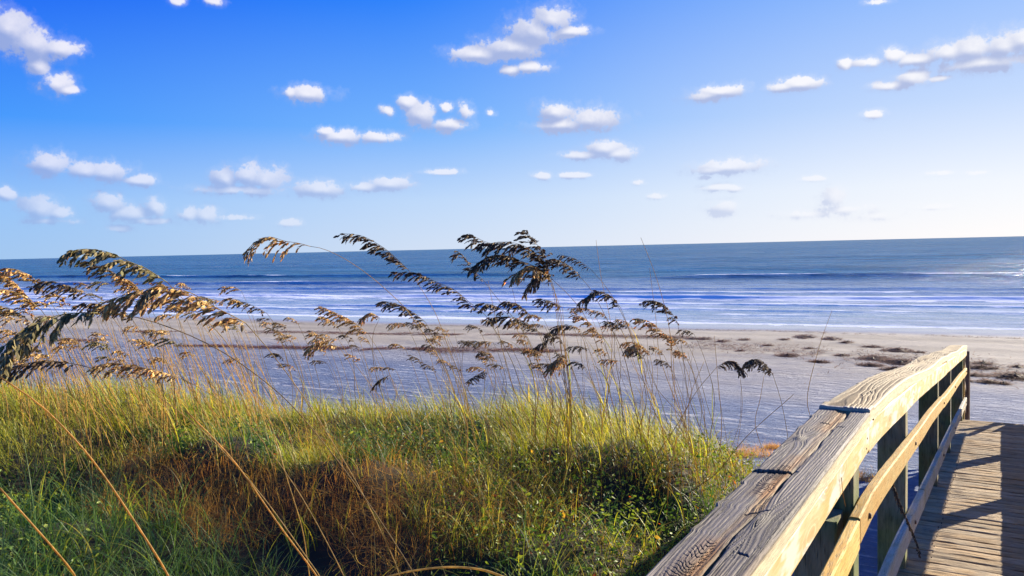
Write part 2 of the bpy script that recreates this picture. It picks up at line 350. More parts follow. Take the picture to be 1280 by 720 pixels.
# ------------------------------------------------------------------ sea
SEA = ZC-5.0
rows = np.r_[np.arange(44, 60, .22), np.arange(60, 90, .2), np.arange(90, 140, .45), 140*(45000/140)**np.linspace(0, 1, 170)]
cols = np.r_[np.linspace(-9, -2.6, 40, endpoint=False), np.linspace(-2.6, .35, 420, endpoint=False), np.linspace(.35, 4, 40)]
T_, Y_ = np.meshgrid(cols, rows)
Xw = T_*Y_; Yp = Y_; Yw = Y_+shoreY(Xw)
def ridge(yp, y0, wf, wb):          # steep landward face, long seaward back
    d = yp-y0; return np.where(d < 0, np.exp(-(d/wf)**2), np.exp(-(d/wb)**2))
nx = lambda s, k: fbm(Xw*s+k, np.full_like(Xw, k*3.1), 3)
Hh = np.zeros_like(Xw); foam = np.zeros_like(Xw)
# breaker
yb = 73.5+3.2*(nx(.018, 3)-.5)+1.0*(nx(.15, 9)-.5); ab = .30+.55*(nx(.05, 21)-.5); r = ridge(Yp, yb, .8, 2.0)
Hh += ab*r; brk = sst(.16, .42, nx(.05, 40)+.10*(Xw > -45))
foam += brk*1.6*ridge(Yp, yb-.25, .95, 1.5)*sst(.22, .55, fbm(Xw*.9, Yp*1.6, 3)+.12)+.55*brk*ridge(Yp, yb-1.5, 7, 1)*fbm(Xw*.3, Yp*.8, 4)+brk*.75*ridge(Yp, yb-.9, 2.6, .6)*sst(.42, .7, fbm(Xw*.6, Yp*1.4, 4))
# outer swells
for (y0, a, k, x0, x1, w0) in [(116, .55, 5, -42, 40, 1.7), (101, .40, 15, -160, -50, 1.3), (131, .45, 25, -240, -70, 1.5), (88, .22, 35, -150, 10, 1.0), (150, .42, 45, -60, 60, 2.2), (175, .4, 55, -400, -20, 2.4), (210, .45, 65, -300, 100, 2.6), (260, .5, 75, -500, 60, 3.0), (82, .16, 85, -120, 20, .9)]:
    yy = y0+4*(nx(.012, k)-.5)+1.2*(nx(.1, k+1)-.5); e = sst(x0-10, x0+10, Xw)*(1-sst(x1-10, x1+10, Xw)); amp = a*e*(.55+.9*nx(.03, k+2)); r = ridge(Yp, yy, w0, w0*2.6)
    Hh += amp*r; foam += (1.1 if y0 < 140 else .4)*sst(.52, .68, nx(.07, k+4))*e*ridge(Yp, yy+.2, .6, 1.0)
# spilling lines in the shallows
for (y0, a, k) in [(66.5, .10, 6), (61, .16, 7), (56.8, .08, 8), (53.2, .09, 11)]:
    yy = y0+2.2*(nx(.02, k)-.5)+.5*(nx(.2, k+5)-.5); e = sst(.38, .52, nx(.03, k+70)); r = ridge(Yp, yy, .35, 1.6)
    Hh += a*r*e; foam += .9*e*ridge(Yp, yy+.15, .4, 1.0)*sst(.3, .55, fbm(Xw*.8, Yp*2, 3)); foam += .38*ridge(Yp, yy, .8, 3.4)*sst(.44, .72, fbm(Xw*.5, Yp*1.1, 5))
edge = 50.2+1.4*(nx(.03, 90)-.5)+.5*(nx(.2, 93)-.5)
foam += 1.0*ridge(Yp, edge+.3, .5, 1.4)
fall = np.clip(1-(Yp-44)/16, 0, 1)
amp = np.clip((Yp-56)/30, 0, 1)
Hh += amp*(.16*(fbm(Xw*.16, Yp*.34, 3)-.5)+.10*(fbm(Xw*.5+4, Yp*1.1, 2)-.5))*np.clip(600/Yp, 0, 1)
Zs = SEA+Hh-.0*fall
shallow = 1-sst(58, 135, Yp)
me = mesh_np('sea', np.stack([Xw, Yw, Zs], -1), grid_faces(len(rows), len(cols)), attrs=dict(foam=np.clip(foam, 0, 1.2).ravel(), shallow=shallow.ravel()))
m, t, b, o = new_mat('sea_water')
pos = t.n('ShaderNodeNewGeometry').outputs['Position']; sx = t.n('ShaderNodeSeparateXYZ', i0=pos)
aF = t.n('ShaderNodeAttribute', attribute_name='foam').outputs['Fac']; aS = t.n('ShaderNodeAttribute', attribute_name='shallow').outputs['Fac']
big = t.noise(t.mapping(pos, scale=(.008, .03, 1)), 1.5, 4, .6)
deep = t.mix(t.ramp(big, [(.35, 0.0), (.65, 1.0)]), (.022, .115, .21, 1), (.042, .165, .29, 1))
wc = t.mix(t.m('POWER', aS, 4.0), t.mix(aS, deep, (.36, .41, .49, 1)), (.60, .63, .68, 1))
fn = t.noise(t.mapping(pos, scale=(.9, 2.2, 1)), 2.2, 5, .7)
ff = t.ramp(t.m('ADD', aF, t.m('MULTIPLY', t.m('SUBTRACT', fn, .5), 1.0)), [(.33, 0.0), (.62, 1.0)])
lace = t.m('MULTIPLY', t.ramp(t.noise(t.mapping(pos, scale=(.25, .8, 1)), 2.0, 7, .72), [(.49, 0.0), (.64, .6)]), aS)
ff = t.m('MAXIMUM', ff, lace)
chop = t.noise(t.mapping(pos, scale=(.10, .62, 1), rot=(0, 0, radians(5))), 1.0, 6, .75); chop2 = t.noise(t.mapping(pos, scale=(.018, .14, 1)), 1.0, 5, .75)
wc = t.mix(1.0, wc, t.ramp(t.m('MULTIPLY_ADD', chop, .6, t.m('MULTIPLY', chop2, .4)), [(.40, .42), (.60, 1.45)]), 'MULTIPLY')  # light and dark of the ripples painted into the water colour
wcol = t.mix(ff, wc, (.86, .88, .92, 1))
df = t.n('ShaderNodeBsdfDiffuse'); t.set(df.inputs[0], wcol); gl = t.n('ShaderNodeBsdfGlossy'); gl.inputs['Roughness'].default_value = .16
t.set(gl.inputs[0], (.80, .80, .76, 1))
sm = t.n('ShaderNodeMixShader'); t.nt.links.new(df.outputs[0], sm.inputs[1]); t.nt.links.new(gl.outputs[0], sm.inputs[2]); t.nt.links.new(sm.outputs[0], o.inputs[0])
gust = t.ramp(t.noise(t.mapping(pos, scale=(.004, .022, 1)), 1.0, 5, .65), [(.35, 0.0), (.65, .16)])
rip = t.ramp(t.noise(t.mapping(pos, scale=(.06, .5, 1), rot=(0, 0, radians(7))), 1.0, 7, .72), [(.40, 0.0), (.62, .38)])
rf = t.m('ADD', t.m('ADD', gust, rip), t.m('MULTIPLY_ADD', aS, .45, .10))
t.set(sm.inputs[0], t.m('MULTIPLY', rf, t.m('MULTIPLY_ADD', ff, -.85, 1.0), clamp=True))
w1 = t.noise(t.mapping(pos, scale=(.35, 1.0, 1), rot=(0, 0, radians(8))), 1.0, 8, .68)
w2 = t.noise(t.mapping(pos, scale=(.05, .2, 1)), 1.0, 6, .6)
bp = t.n('ShaderNodeBump'); bp.inputs['Strength'].default_value = 1.0; bp.inputs['Distance'].default_value = 1.0
t.set(bp.inputs['Height'], t.m('ADD', t.m('MULTIPLY', w1, t.m('MULTIPLY_ADD', aS, -.5, .62)), t.m('MULTIPLY', w2, t.m('MULTIPLY_ADD', aS, -.75, .8)))); t.set(df.inputs['Normal'], bp.outputs[0]); t.set(gl.inputs['Normal'], bp.outputs[0])
link('sea', me, m, kind='structure')

# ------------------------------------------------------------------ boardwalk
def ramp_z(y): return -0.095*max(0.0, y-3.3) if y < 3.3 else -0.095*((y-3.3)-.25*(1-exp(-(y-3.3)/.5)))
XF, XB = -.42, -.605           # deck side and dune side of the cap
def loft(name, mat, y0, y1, ny, ring, parent, colf=None):
    """board lofted along Y; ring(y) -> (k,3) section"""
    ys = np.linspace(y0, y1, ny); Rg = [ring(y) for y in ys]; k = len(Rg[0])
    V = np.concatenate(Rg); mb = MB(); Fq = [tuple(q) for q in grid_faces(ny, k, True)]
    cc = np.concatenate([colf(y, r) for y, r in zip(ys, Rg)]) if colf else None
    mb.add(V, Fq+[tuple(range(k)), tuple(range((ny-1)*k, ny*k))[::-1]], cc)
    return link(name, mb.mesh(name, mat, smooth=False), None, parent)
rail = thing('wooden_railing', 'weathered timber railing with pale sunlit face running down the left side of the boardwalk', 'railing')
deck = thing('boardwalk', 'narrow grey-brown plank boardwalk sloping down to the beach, crossed by railing shadows', 'boardwalk')
stair = thing('beach_steps', 'dark wooden steps with handrail at the seaward end of the boardwalk', 'steps')

def cap_mesh(y0, y1, ny, nt, kind, lift=0.0, th=.04, seed=0, xa=XB, xb=XF):
    ys = np.linspace(y0, y1, ny)[:, None]; u = np.linspace(0, 1, nt)[None]
    Yg = ys+0*u; U = u+0*ys; Wd = xb-xa
    warp = (fbm(Yg*1.3+seed, U*2+seed, 3)-.5)
    xk, kd = (.32, [(1.88, .70, .085), (1.38, .30, .10), (2.75, .2, .05)]) if kind == 'grey' else (.5, [(y0+.55, .55, .13), (y0+2.2, .4, .12), (y0+4.0, .6, .12), (y0+5.4, .35, .1)])
    UU = U+warp*(.10 if kind == 'grey' else .20)
    kn = np.zeros_like(U)
    for (ky, ku, kr) in kd:
        d2 = ((Yg-ky)/(kr*1.6))**2+((U-ku)/(kr*2.2 if kind != 'grey' else .16))**2
        UU = UU+.16*np.exp(-d2)*np.sign(U-ku)*(1-np.exp(-d2*3)); kn += np.exp(-d2*5)
    g = fbm(Yg*1.5+seed*3, UU*32+seed, 5, .65)
    fine = fbm(Yg*3.5, UU*95+seed, 4, .7)
    rings = .5+.5*np.sin((UU*(9 if kind != 'grey' else 19)+1.3*(fbm(Yg*.9+seed, UU*1.5, 2)-.5)*4)*2*pi)
    groove = np.clip((.42-g)*5, 0, 1)*.6+np.clip((.40-fine)*5, 0, 1)*.5
    if kind == 'grey':
        h = -groove*.0030-.0010*rings
        base = np.array([.245, .205, .165])[None, None]*(.28+1.2*fine[..., None])*(.65+.6*vnoise(Yg*2.2+5, U*2.5)[..., None])
        gg = np.clip(groove*1.35+.25*(rings < .18), 0, .93)[..., None]; base = base*(1-gg)+np.array([.035, .026, .018])*gg
        warmth = sst(.45, .75, fbm(Yg*.8+4, U*3+seed, 3))[..., None]
        base = base*(1-warmth*.8)+base*np.array([.98, .70, .42])*warmth*.8
        uc = .47+.07*(Yg-1.4)/1.9+.06*(vnoise(Yg*4, Yg*0+2)-.5); du = (U-uc+.05*(fbm(Yg*9, Yg*0+3, 3)-.5))/(.075+.05*vnoise(Yg*3.3, Yg*0+8))
        ch = np.exp(-du**4)*(.5+.5*sst(.3, .6, vnoise(Yg*5+3, Yg*0+7)))*(.75+.5*(fine-.5))
        h -= ch*.004+np.exp(-((du-.7)/.3)**2)*.007*sst(.3, .6, vnoise(Yg*4+9, Yg*0+2))+.003*ch*vnoise(Yg*6, U*60)
        cc = np.array([.36, .19, .045])[None, None]*(.35+1.1*vnoise(Yg*3, U*70)[..., None])
        base = base*(1-ch[..., None]*.9)+cc*ch[..., None]*.9
        dk = np.exp(-((du-.75)/.25)**2)*sst(.35, .6, vnoise(Yg*6+9, Yg*0))
        base *= (1-.75*dk)[..., None]; h -= dk*.006
        # cross checks left of the channel
        ck = (np.abs(((Yg*58+5*vnoise(Yg*7, U*9)+U*5) % 1)-.5) > .38)*(vnoise(Yg*40, U*14) > .35)*sst(-3.2, -1.2, du)*(1-sst(-.6, -.1, du))*sst(.42, .55, vnoise(Yg*2.6+1, Yg*0+5))*(Yg < 2.4)
        h -= ck*.002; base *= (1-.72*ck)[..., None]
        brn = sst(-3.4, -1.5, du)*(1-sst(0, .5, du))*.55*sst(.3, .5, vnoise(Yg*2.6+1, Yg*0+5)); base = base*(1-brn[..., None])+base*np.array([1.15, .75, .42])*brn[..., None]
        # splits across the board
        for (cy, u0, u1, sl, dp) in [(2.31, 0, .62, .06, .013), (1.40, 0, .36, .10, .012), (1.70, .72, .86, -.05, .006), (3.02, .28, .45, .0, .005), (2.98, .62, .75, .0, .004), (1.87, .42, .7, .15, .007)]:
            e = sst(u0-.01, u0+.01, U)*(1-sst(u1-.03, u1+.03, U)); dd = (Yg-cy-sl*U-.010*(vnoise(U*22+cy, U*0)-.5))
            cr = np.exp(-(dd/.004)**2)*e; h -= cr*dp; base *= (1-.9*cr)[..., None]
            sh = np.exp(-np.clip(-dd, 0, 1)/.02)*(dd < 0)*e*.35; base *= (1-sh)[..., None]
        h -= .007*(Yg < 2.31+.06*U)*(1-sst(.38, .60, U))*sst(-.1, .1, U)
        h -= .004*(Yg < 1.40+.10*U)*(1-sst(.3, .4, U))
        h += .006*kn; base *= (1-.45*kn*(.5+.5*np.sin(kn*26)))[..., None]
    else:
        lines = sst(.55, .9, rings)*(.6+.4*g)
        h = -.0036*lines-groove*.0018
        base = np.array([.31, .215, .10])[None, None]*(.4+1.0*fine[..., None])*(.7+.55*vnoise(Yg*1.4+8, U*3)[..., None])
        base = base*(1-.85*lines[..., None])+np.array([.10, .055, .02])*.85*lines[..., None]; base *= (1-.6*groove)[..., None]
        ed = (1-sst(.05, .22, U))+sst(.86, .97, U); base = base*(1-.5*ed[..., None])+np.array([.60, .50, .30])*.5*ed[..., None]; h = h*(1-.7*np.clip(ed, 0, 1))  # pale highlight painted along both edges of the board
        base *= (1-.5*np.clip(kn, 0, 1)*(.5+.5*np.sin(kn*22)))[..., None]
        e0 = np.exp(-((Yg-y0)/.02)**2); base = base*(1-.5*e0[..., None])+np.array([.62, .58, .55])*.5*e0[..., None]
    # worn arris
    ar = np.clip(1-U/.05, 0, 1)**2+np.clip(1-(1-U)/.06, 0, 1)**2
    h -= .006*ar
    zt = np.array([ramp_z(float(y)) for y in ys[:, 0]])[:, None]+1.133+lift+.010*np.sin(ys*1.9+seed)*(ys > 3.4)
    xs = xa+U*Wd+(.008*(vnoise(Yg*3+seed, Yg*0+1)-.5)-.006*np.clip(vnoise(Yg*14, Yg*0+6)-.6, 0, 1)*4*(1-U))*(1-U)+.006*(vnoise(Yg*1.5, Yg*0+40)-.5)*U
    top = np.stack([xs, Yg, zt+h], -1)
    nside = 5; secs = [top]; cols_ = [base]
    for k in range(1, nside+1):
        q = k/nside; sx_ = xs[:, -1]+.0015*(vnoise(ys[:, 0]*6, ys[:, 0]*0+q*9)-.5)
        secs.append(np.stack([sx_, ys[:, 0], (zt+h)[:, -1]*(1-q)+(zt[:, 0]-th)*q], -1)[:, None]); lc = np.array([.70, .57, .33])*(.8+.35*vnoise(ys[:, 0]*8, ys[:, 0]*0+q*30)[:, None]); cols_.append(lc[:, None])
    for k in range(0, nside):
        q = 1-k/nside; sx_ = xs[:, 0]
        secs.append(np.stack([sx_, ys[:, 0], (zt+h)[:, 0]*(1-q)+(zt[:, 0]-th)*q], -1)[:, None]); cols_.append((base[:, :1]*.8))
    V = np.concatenate(secs, 1); Cc = np.concatenate(cols_, 1); k = V.shape[1]
    Fq = grid_faces(ny, k, True)
    me = mesh_np('cap_board', V.reshape(-1, 3), Fq, col=Cc.reshape(-1, 3), smooth=False, mat=M_CAP)
    import bmesh
    bm = bmesh.new(); bm.from_mesh(me); bm.verts.ensure_lookup_table()
    bm.faces.new([bm.verts[i] for i in range(k)][::-1]); bm.faces.new([bm.verts[(ny-1)*k+i] for i in range(k)])
    bmesh.ops.recalc_face_normals(bm, faces=bm.faces); bm.to_mesh(me); bm.free()
    return me
JY = 3.29
o = link('cap_board', cap_mesh(.9, JY-.004, 1100, 104, 'grey', seed=2, th=.05), None, rail, label='grey cracked cap board with a brown rotted groove')
o = link('cap_board', cap_mesh(JY, 8.55, 900, 72, 'tan', lift=.012, seed=5, th=.052), None, rail, label='tan cap board with raised swirling grain')
o = link('cap_board', cap_mesh(8.555, 14.05, 420, 40, 'tan', lift=.008, seed=9, th=.052), None, rail)

def section(x0, x1, zt, zb, bev=.006):
    return [(x0+bev, zt), (x1-bev, zt), (x1, zt-bev), (x1, (zt+zb)/2), (x1, zb+bev), (x1-bev, zb), (x0+bev, zb), (x0, zb+bev), (x0, zt-bev)]
def face_board(y0, y1, x0, x1, top, bot, mat, name, parent, wave=.004, seed=0, lean=0, ny=None):
    def ring(y):
        dz = ramp_z(y)+wave*2*(vnoise(np.array([y*.9+seed]), np.array([3.0]))[0]-.5)*2; dx = wave*(vnoise(np.array([y*1.1+seed]), np.array([8.0]))[0]-.5)+lean*(y-y0)
        return np.array([(x+dx, y, z+dz+.002*(vnoise(np.array([y*7+x*90]), np.array([z*40]))[0]-.5)) for x, z in section(x0, x1, top, bot)])
    return loft(name, mat, y0, y1, ny or int((y1-y0)/.06)+2, ring, parent)
ZT = 1.133
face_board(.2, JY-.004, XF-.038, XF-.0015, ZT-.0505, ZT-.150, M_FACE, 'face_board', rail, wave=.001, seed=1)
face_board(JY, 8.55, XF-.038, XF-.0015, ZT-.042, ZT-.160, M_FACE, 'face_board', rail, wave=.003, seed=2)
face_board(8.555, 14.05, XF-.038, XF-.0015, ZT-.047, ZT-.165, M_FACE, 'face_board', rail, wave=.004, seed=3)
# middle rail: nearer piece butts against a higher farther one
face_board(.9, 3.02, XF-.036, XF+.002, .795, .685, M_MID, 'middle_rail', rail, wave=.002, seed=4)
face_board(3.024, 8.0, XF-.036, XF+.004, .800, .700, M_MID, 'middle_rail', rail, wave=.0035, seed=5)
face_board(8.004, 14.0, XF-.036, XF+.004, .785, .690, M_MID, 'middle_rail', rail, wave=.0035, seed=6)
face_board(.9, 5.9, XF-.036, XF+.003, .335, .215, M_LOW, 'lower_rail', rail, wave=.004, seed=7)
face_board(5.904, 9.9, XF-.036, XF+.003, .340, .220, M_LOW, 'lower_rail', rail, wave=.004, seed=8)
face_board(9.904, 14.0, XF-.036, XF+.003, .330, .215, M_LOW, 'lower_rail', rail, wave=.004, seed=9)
def post_mesh(wd, h, name='post', top=0):
    mb = MB(); n = 8; bev = .008
    prof = [(-wd/2+bev, -wd/2), (wd/2-bev, -wd/2), (wd/2, -wd/2+bev), (wd/2, wd/2-bev), (wd/2-bev, wd/2), (-wd/2+bev, wd/2), (-wd/2, wd/2-bev), (-wd/2, -wd/2+bev)]
    V = [(x+.002*random.uniform(-1, 1), y+.002*random.uniform(-1, 1), -h*i/(n-1)) for i in range(n) for x, y in prof]
    mb.add(V, [tuple(q) for q in grid_faces(n, 8, True)]+[tuple(range(8))[::-1], tuple(range((n-1)*8, n*8))]); return mb.mesh(name, M_POST, False)
PY = [3.24, 5.18, 8.02, 10.2, 13.7]; pm = post_mesh(.15, 2.9)
for i, y in enumerate([1.35]+PY):
    p = link('post', pm, None, rail); p.location = (XF-.041-.0755, y, ZT-.056+ramp_z(y)-.006); p.rotation_euler = (0, 0, pi*(i % 2))
link('post', pm, None, rail).location = (XF-.041-.0755-.03, 3.24-.17, ZT-.35)
# nails
nm = MB(); nm.tube([(0, 0, 0), (.004, 0, 0)], .005, .004, 8, (.08, .06, .05)); nail = nm.mesh('nail', M_DARKW)
for y in PY[:3]:
    for dz in (-.09, -.125):
        link('nail', nail, None, rail).location = (XF-.0035, y+random.uniform(-.03, .03), ZT+ramp_z(y)+dz)
bm_ = MB(); bm_.tube([(-.006, 0, 0), (.006, 0, 0), (.009, 0, 0)], .013, .009, 10, (.20, .09, .04)); bolt = bm_.mesh('bolt', M_DARKW)
for y in PY:
    for zz in (.745, .275):
        link('bolt', bolt, None, rail).location = (XF+.003, y, zz+ramp_z(y))
# right-hand railing: out of the frame, it throws the shadows seen on the deck
rr = thing('wooden_railing', 'weathered timber railing along the right side of the boardwalk, shadowing the planks', 'railing')
XR = .372
for (a, b_) in ((-.4, 5.0), (5.004, 10.0), (10.004, 14.05)):
    face_board(a, b_, XR, XR+.14, ZT, ZT-.045, M_LOW, 'cap_board', rr, wave=.002, seed=a+11)
    face_board(a, b_, XR, XR+.038, ZT-.050, ZT-.150, M_FACE, 'face_board', rr, wave=.002, seed=a+12)
    face_board(a, b_, XR, XR+.038, .84, .725, M_MID, 'middle_rail', rr, wave=.003, seed=a+13)
    face_board(a, b_, XR, XR+.038, .335, .085, M_LOW, 'lower_rail', rr, wave=.003, seed=a+14)
for y in (.4, 3.1, 5.9, 8.6, 11.3):
    link('post', pm, None, rr).location = (XR+.041+.0755, y, ZT-.056+ramp_z(y))
# planks
variants = []
for k in range(6):
    L = 1.16; nxp = 30; prof = [(-.5, -.9), (-.5, -.12), (-.42, -.02), (-.2, .02), (0, .035), (.2, .02), (.42, -.02), (.5, -.12), (.5, -.9)]
    V = []
    for i in range(nxp):
        x = -L/2+L*i/(nxp-1)
        for j, (a, z) in enumerate(prof):
            V.append((x, a*.134+.0025*(vnoise(np.array([x*5+k*9.]), np.array([a*3+2.]))[0]-.5)*2, z*.038+(.004*(vnoise(np.array([x*9+k*5.]), np.array([a*9+k]))[0]-.5)*2 if z > -.5 else 0)))
    mb = MB(); kk = len(prof); mb.add(V, [tuple(q) for q in grid_faces(nxp, kk, True)]+[tuple(range(kk)), tuple(range((nxp-1)*kk, nxp*kk))[::-1]])
    variants.append(mb.mesh('plank', M_PLANK, False))
nm = MB(); nm.tube([(0, 0, -.01), (0, 0, .002)],   .0035, .003, 7, (.05, .04, .04)); pnail = nm.mesh('nail', M_DARKW)
y = -1.6; i = 0
while y < 13.85:
    p = link('plank', variants[i % 6], None, deck); sl = atan2(ramp_z(y+.07)-ramp_z(y-.07), .14)
    p.location = (.035+random.uniform(-.012, .012), y, ramp_z(y)+random.uniform(-.0035, .0035)); p.rotation_euler = (sl+random.uniform(-.012, .012), random.uniform(-.003, .003), random.uniform(-.006, .006))
    p.scale = (1, random.uniform(.96, 1.01), 1)
    if 3.5 < y < 10:
        for ddy in (-.03, .035):
            q_ = link('nail', pnail, None, deck); q_.location = (-.355+random.uniform(-.01, .01), y+ddy, ramp_z(y)+.004)
    y += .1435; i += 1
for x in (-.36, .42):
    def ring(y): return np.array([(x+dx, y, ramp_z(y)-.04+dz) for dx, dz in ((-.02, 0), (.02, 0), (.02, -.18), (-.02, -.18))])
    loft('joist', M_POST, -1.6, 13.85, 40, ring, deck)
# steps going down to the sand
for k in range(5):
    mb = MB(); mb.box(-.5, .55, 13.98+.29*k, 14.25+.29*k, ramp_z(13.9)-.17*(k+1)-.04, ramp_z(13.9)-.17*(k+1)); link('tread', mb.mesh('tread', M_PLANK, False), None, stair)
def stick(name, p0, p1, wx, wy, parent, mat):
    p0 = np.array(p0, float); p1 = np.array(p1, float); V = []
    for p in (p0, p1):
        for sx_, sy_ in ((-1, -1), (1, -1), (1, 1), (-1, 1)): V.append((p[0]+sx_*wx/2, p[1]+sy_*wy/2, p[2]))
    mb = MB(); mb.add(V, [(0, 1, 5, 4), (1, 2, 6, 5), (2, 3, 7, 6), (3, 0, 4, 7), (0, 3, 2, 1), (4, 5, 6, 7)]); return link(name, mb.mesh(name, mat, False), None, parent)
sz = ramp_z(13.9)
stick('post', (-.445, 14.85, sz-1.3), (-.445, 14.85, sz+.93), .075, .09, stair, M_DARKW)
stick('post', (-.445, 15.35, sz-1.5), (-.445, 15.35, sz+.70), .07, .09, stair, M_DARKW)
stick('post', (-.47, 14.18, sz-1.3), (-.47, 14.18, sz+1.0), .04, .09, stair, M_MID)
stick('post', (.60, 14.95, sz-1.3), (.60, 14.95, sz+.9), .08, .09, stair, M_DARKW)
for k, z in enumerate((.90, .60, .25)):
    for x in (-.47, .58):
        def ring(y): 
            q = (y-14.1); return np.array([(x+dx, y, sz+z-.42*q*.9+dz) for dx, dz in ((-.02, 0), (.02, 0), (.02, -.09), (-.02, -.09))])
        loft('handrail' if k == 0 else 'side_rail', M_DARKW, 14.1, 15.3, 6, ring, stair)
for x in (-.49, .53):
    def ring(y):
        q = (y-13.9); return np.array([(x+dx, y, sz-.02-.585*q+dz) for dx, dz in ((-.02, 0), (.02, 0), (.02, -.25), (-.02, -.25))])
    loft('stringer', M_DARKW, 13.95, 15.4, 4, ring, stair)

# ------------------------------------------------------------------ grass
def pixv(P):
    v = P-EYE; d = v@FW; return CX+F*(v@RT)/d, CY-F*(v@UP)/d, d
def blades(P, L, Wd, az_, lean, curl, segs, c0, c1, jit=.02, wiggle=0):
    n = len(P); s = np.linspace(0, 1, segs+1)[None]
    th = lean[:, None]+curl[:, None]*s**1.3
    ds = (L/segs)[:, None]
    h = np.stack([np.sin(az_), np.cos(az_)], -1)            # horizontal lean direction
    a2 = az_[:, None]+wiggle*(rng.random((n, 1))-.5)*s*2
    dx = np.sin(th)*np.sin(a2)*ds; dy = np.sin(th)*np.cos(a2)*ds; dz = np.cos(th)*ds
    cx = P[:, 0:1]+np.cumsum(np.c_[np.zeros(n), dx[:, :-1]], 1); cy = P[:, 1:2]+np.cumsum(np.c_[np.zeros(n), dy[:, :-1]], 1); cz = P[:, 2:3]+np.cumsum(np.c_[np.zeros(n), dz[:, :-1]], 1)
    fa = rng.random(n)*2*pi*0+az_+pi/2+(rng.random(n)-.5)*1.6
    sxv = np.sin(fa)[:, None]; syv = np.cos(fa)[:, None]
    wd = (Wd[:, None]/2)*(1-s**2*.92)*np.minimum(1, .55+s*3)
    A = np.stack([cx-sxv*wd, cy-syv*wd, cz], -1); B = np.stack([cx+sxv*wd, cy+syv*wd, cz], -1)
    V = np.stack([A, B], 2).reshape(n, -1, 3)
    k = 2*(segs+1); base = (np.arange(n)*k)[:, None, None]; q = np.array([[2*i, 2*i+1, 2*i+3, 2*i+2] for i in range(segs)])[None]
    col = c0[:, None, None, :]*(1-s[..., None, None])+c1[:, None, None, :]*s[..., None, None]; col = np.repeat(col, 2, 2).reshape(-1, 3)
    return V.reshape(-1, 3), (base+q).reshape(-1, 4), col
WIND = atan2(-1, -.35)     # stalks lean along the shore, to the left of the picture
def scatter(n, x0, x1, y0, y1, thr=.35):
    p = np.c_[rng.uniform(x0, x1, n), rng.uniform(y0, y1, n)]
    mm = dune_m(p[:, 0], p[:, 1]); p = p[mm > thr+.2*(rng.random(len(p))-.5)]
    P = np.c_[p, ground_z(p[:, 0], p[:, 1])]
    px, py, d = pixv(P+[0, 0, .25]); k = (d > .7) & (px > -160) & (px < 1150) & (py < 900)
    return P[k], px[k], py[k], d[k]
def inell(px, py, cx, cy, a, b): return ((px-cx)/a)**2+((py-cy)/b)**2 < 1
def palette(keys, n): 
    k = rng.integers(0, len(keys), n); return np.array(keys, float)[k]*rng.uniform(.7, 1.3, (n, 1))
YG = [(.44, .44, .030), (.54, .47, .035), (.30, .38, .025), (.58, .45, .05), (.40, .43, .025)]
GR = [(.055, .14, .02), (.08, .19, .03), (.04, .11, .02), (.12, .23, .04)]
BG = [(.10, .20, .06), (.07, .17, .06), (.14, .24, .07), (.20, .26, .10)]
BR = [(.62, .30, .06), (.74, .42, .10), (.42, .17, .045), (.80, .54, .16), (.56, .23, .06)]
ST = [(.45, .33, .14), (.52, .40, .18), (.38, .26, .10), (.30, .24, .09)]
def zone(P, px, py, d):
    """what grows where on the dune: 0 yellow-green, 1 dark green, 2 brown dead mat, 3 long blue-green, 4 mixed olive"""
    X_, Y_ = P[:, 0], P[:, 1]; z = np.full(len(P), 4)
    jx = px+50*(fbm(X_*2.1, Y_*2.1, 2)-.5); jy = py+34*(fbm(X_*2.1+7, Y_*2.1, 2)-.5)
    z[jy < 545] = 0
    z[(jx < 560) & (jy >= 535) & (jy < 560)] = 0
    z[inell(jx, jy, 60, 590, 130, 38)] = 1; z[inell(jx, jy, 260, 528, 120, 16)] = 1
    z[inell(jx, jy, 520, 540, 90, 28)] = 1; z[inell(jx, jy, 800, 615, 110, 26)] = 1
    z[inell(jx, jy, 265, 588, 150, 52)] = 2; z[inell(jx, jy, 470, 598, 120, 52)] = 2; z[inell(jx, jy, 490, 680, 90, 50)] = 2; z[inell(jx, jy, 320, 672, 130, 34)] = 9; z[inell(jx, jy, 640, 605, 95, 28)] = 2
    z[(z == 2) & (px > 500) & (rng.random(len(P)) < .55)] = 4; z[(z == 2) & (rng.random(len(P)) < .05)] = 4
    z[(jx < 330) & (jy > 650)] = 3; z[inell(jx, jy, 600, 700, 110, 50)] = 3; z[inell(jx, jy, 120, 640, 110, 40)] = 3
    return z
VG = []; 
def put(res): VG.append(res)
P, px, py, d = scatter(330000, -26, -1.1, .6, 10)
keep = rng.random(len(P)) < np.clip(1.0*(4.5/np.maximum(d, 2.0))**1.1, .18, 1); P, px, py, d = P[keep], px[keep], py[keep], d[keep]
z = zone(P, px, py, d)
print('blade candidates', len(P), np.bincount(z))
def sel(k, cap):
    i = np.flatnonzero(z == k); return rng.permutation(i)[:cap]
wide = lambda i: np.clip(d[i]/5.0, .75, 1.8)
def hum(i): return sst(.30, .68, fbm(P[i, 0]*1.7+5, P[i, 1]*1.7, 3))       # hummocks: tall tufts and low gaps
thin = rng.random(len(P)) < .36+.85*sst(.32, .55, fbm(P[:, 0]*1.7+5, P[:, 1]*1.7, 3))
z = np.where(thin | (z == 2) | (z == 0), z, 9)
i = sel(0, 60000); n = len(i); k = .38+.95*hum(i)
put(blades(P[i], rng.uniform(.16, .42, n)*k, rng.uniform(.0025, .005, n)*wide(i), WIND+rng.normal(0, .9, n), rng.uniform(.05, .8, n), rng.uniform(.6, 2.0, n), 4, palette(GR+YG[:2], n)*.5, palette(YG+YG+ST[:1], n)*1.3))  # here and below, dimmed root colours paint the shade between blades
i = sel(4, 34000); n = len(i); k = .5+.8*hum(i)
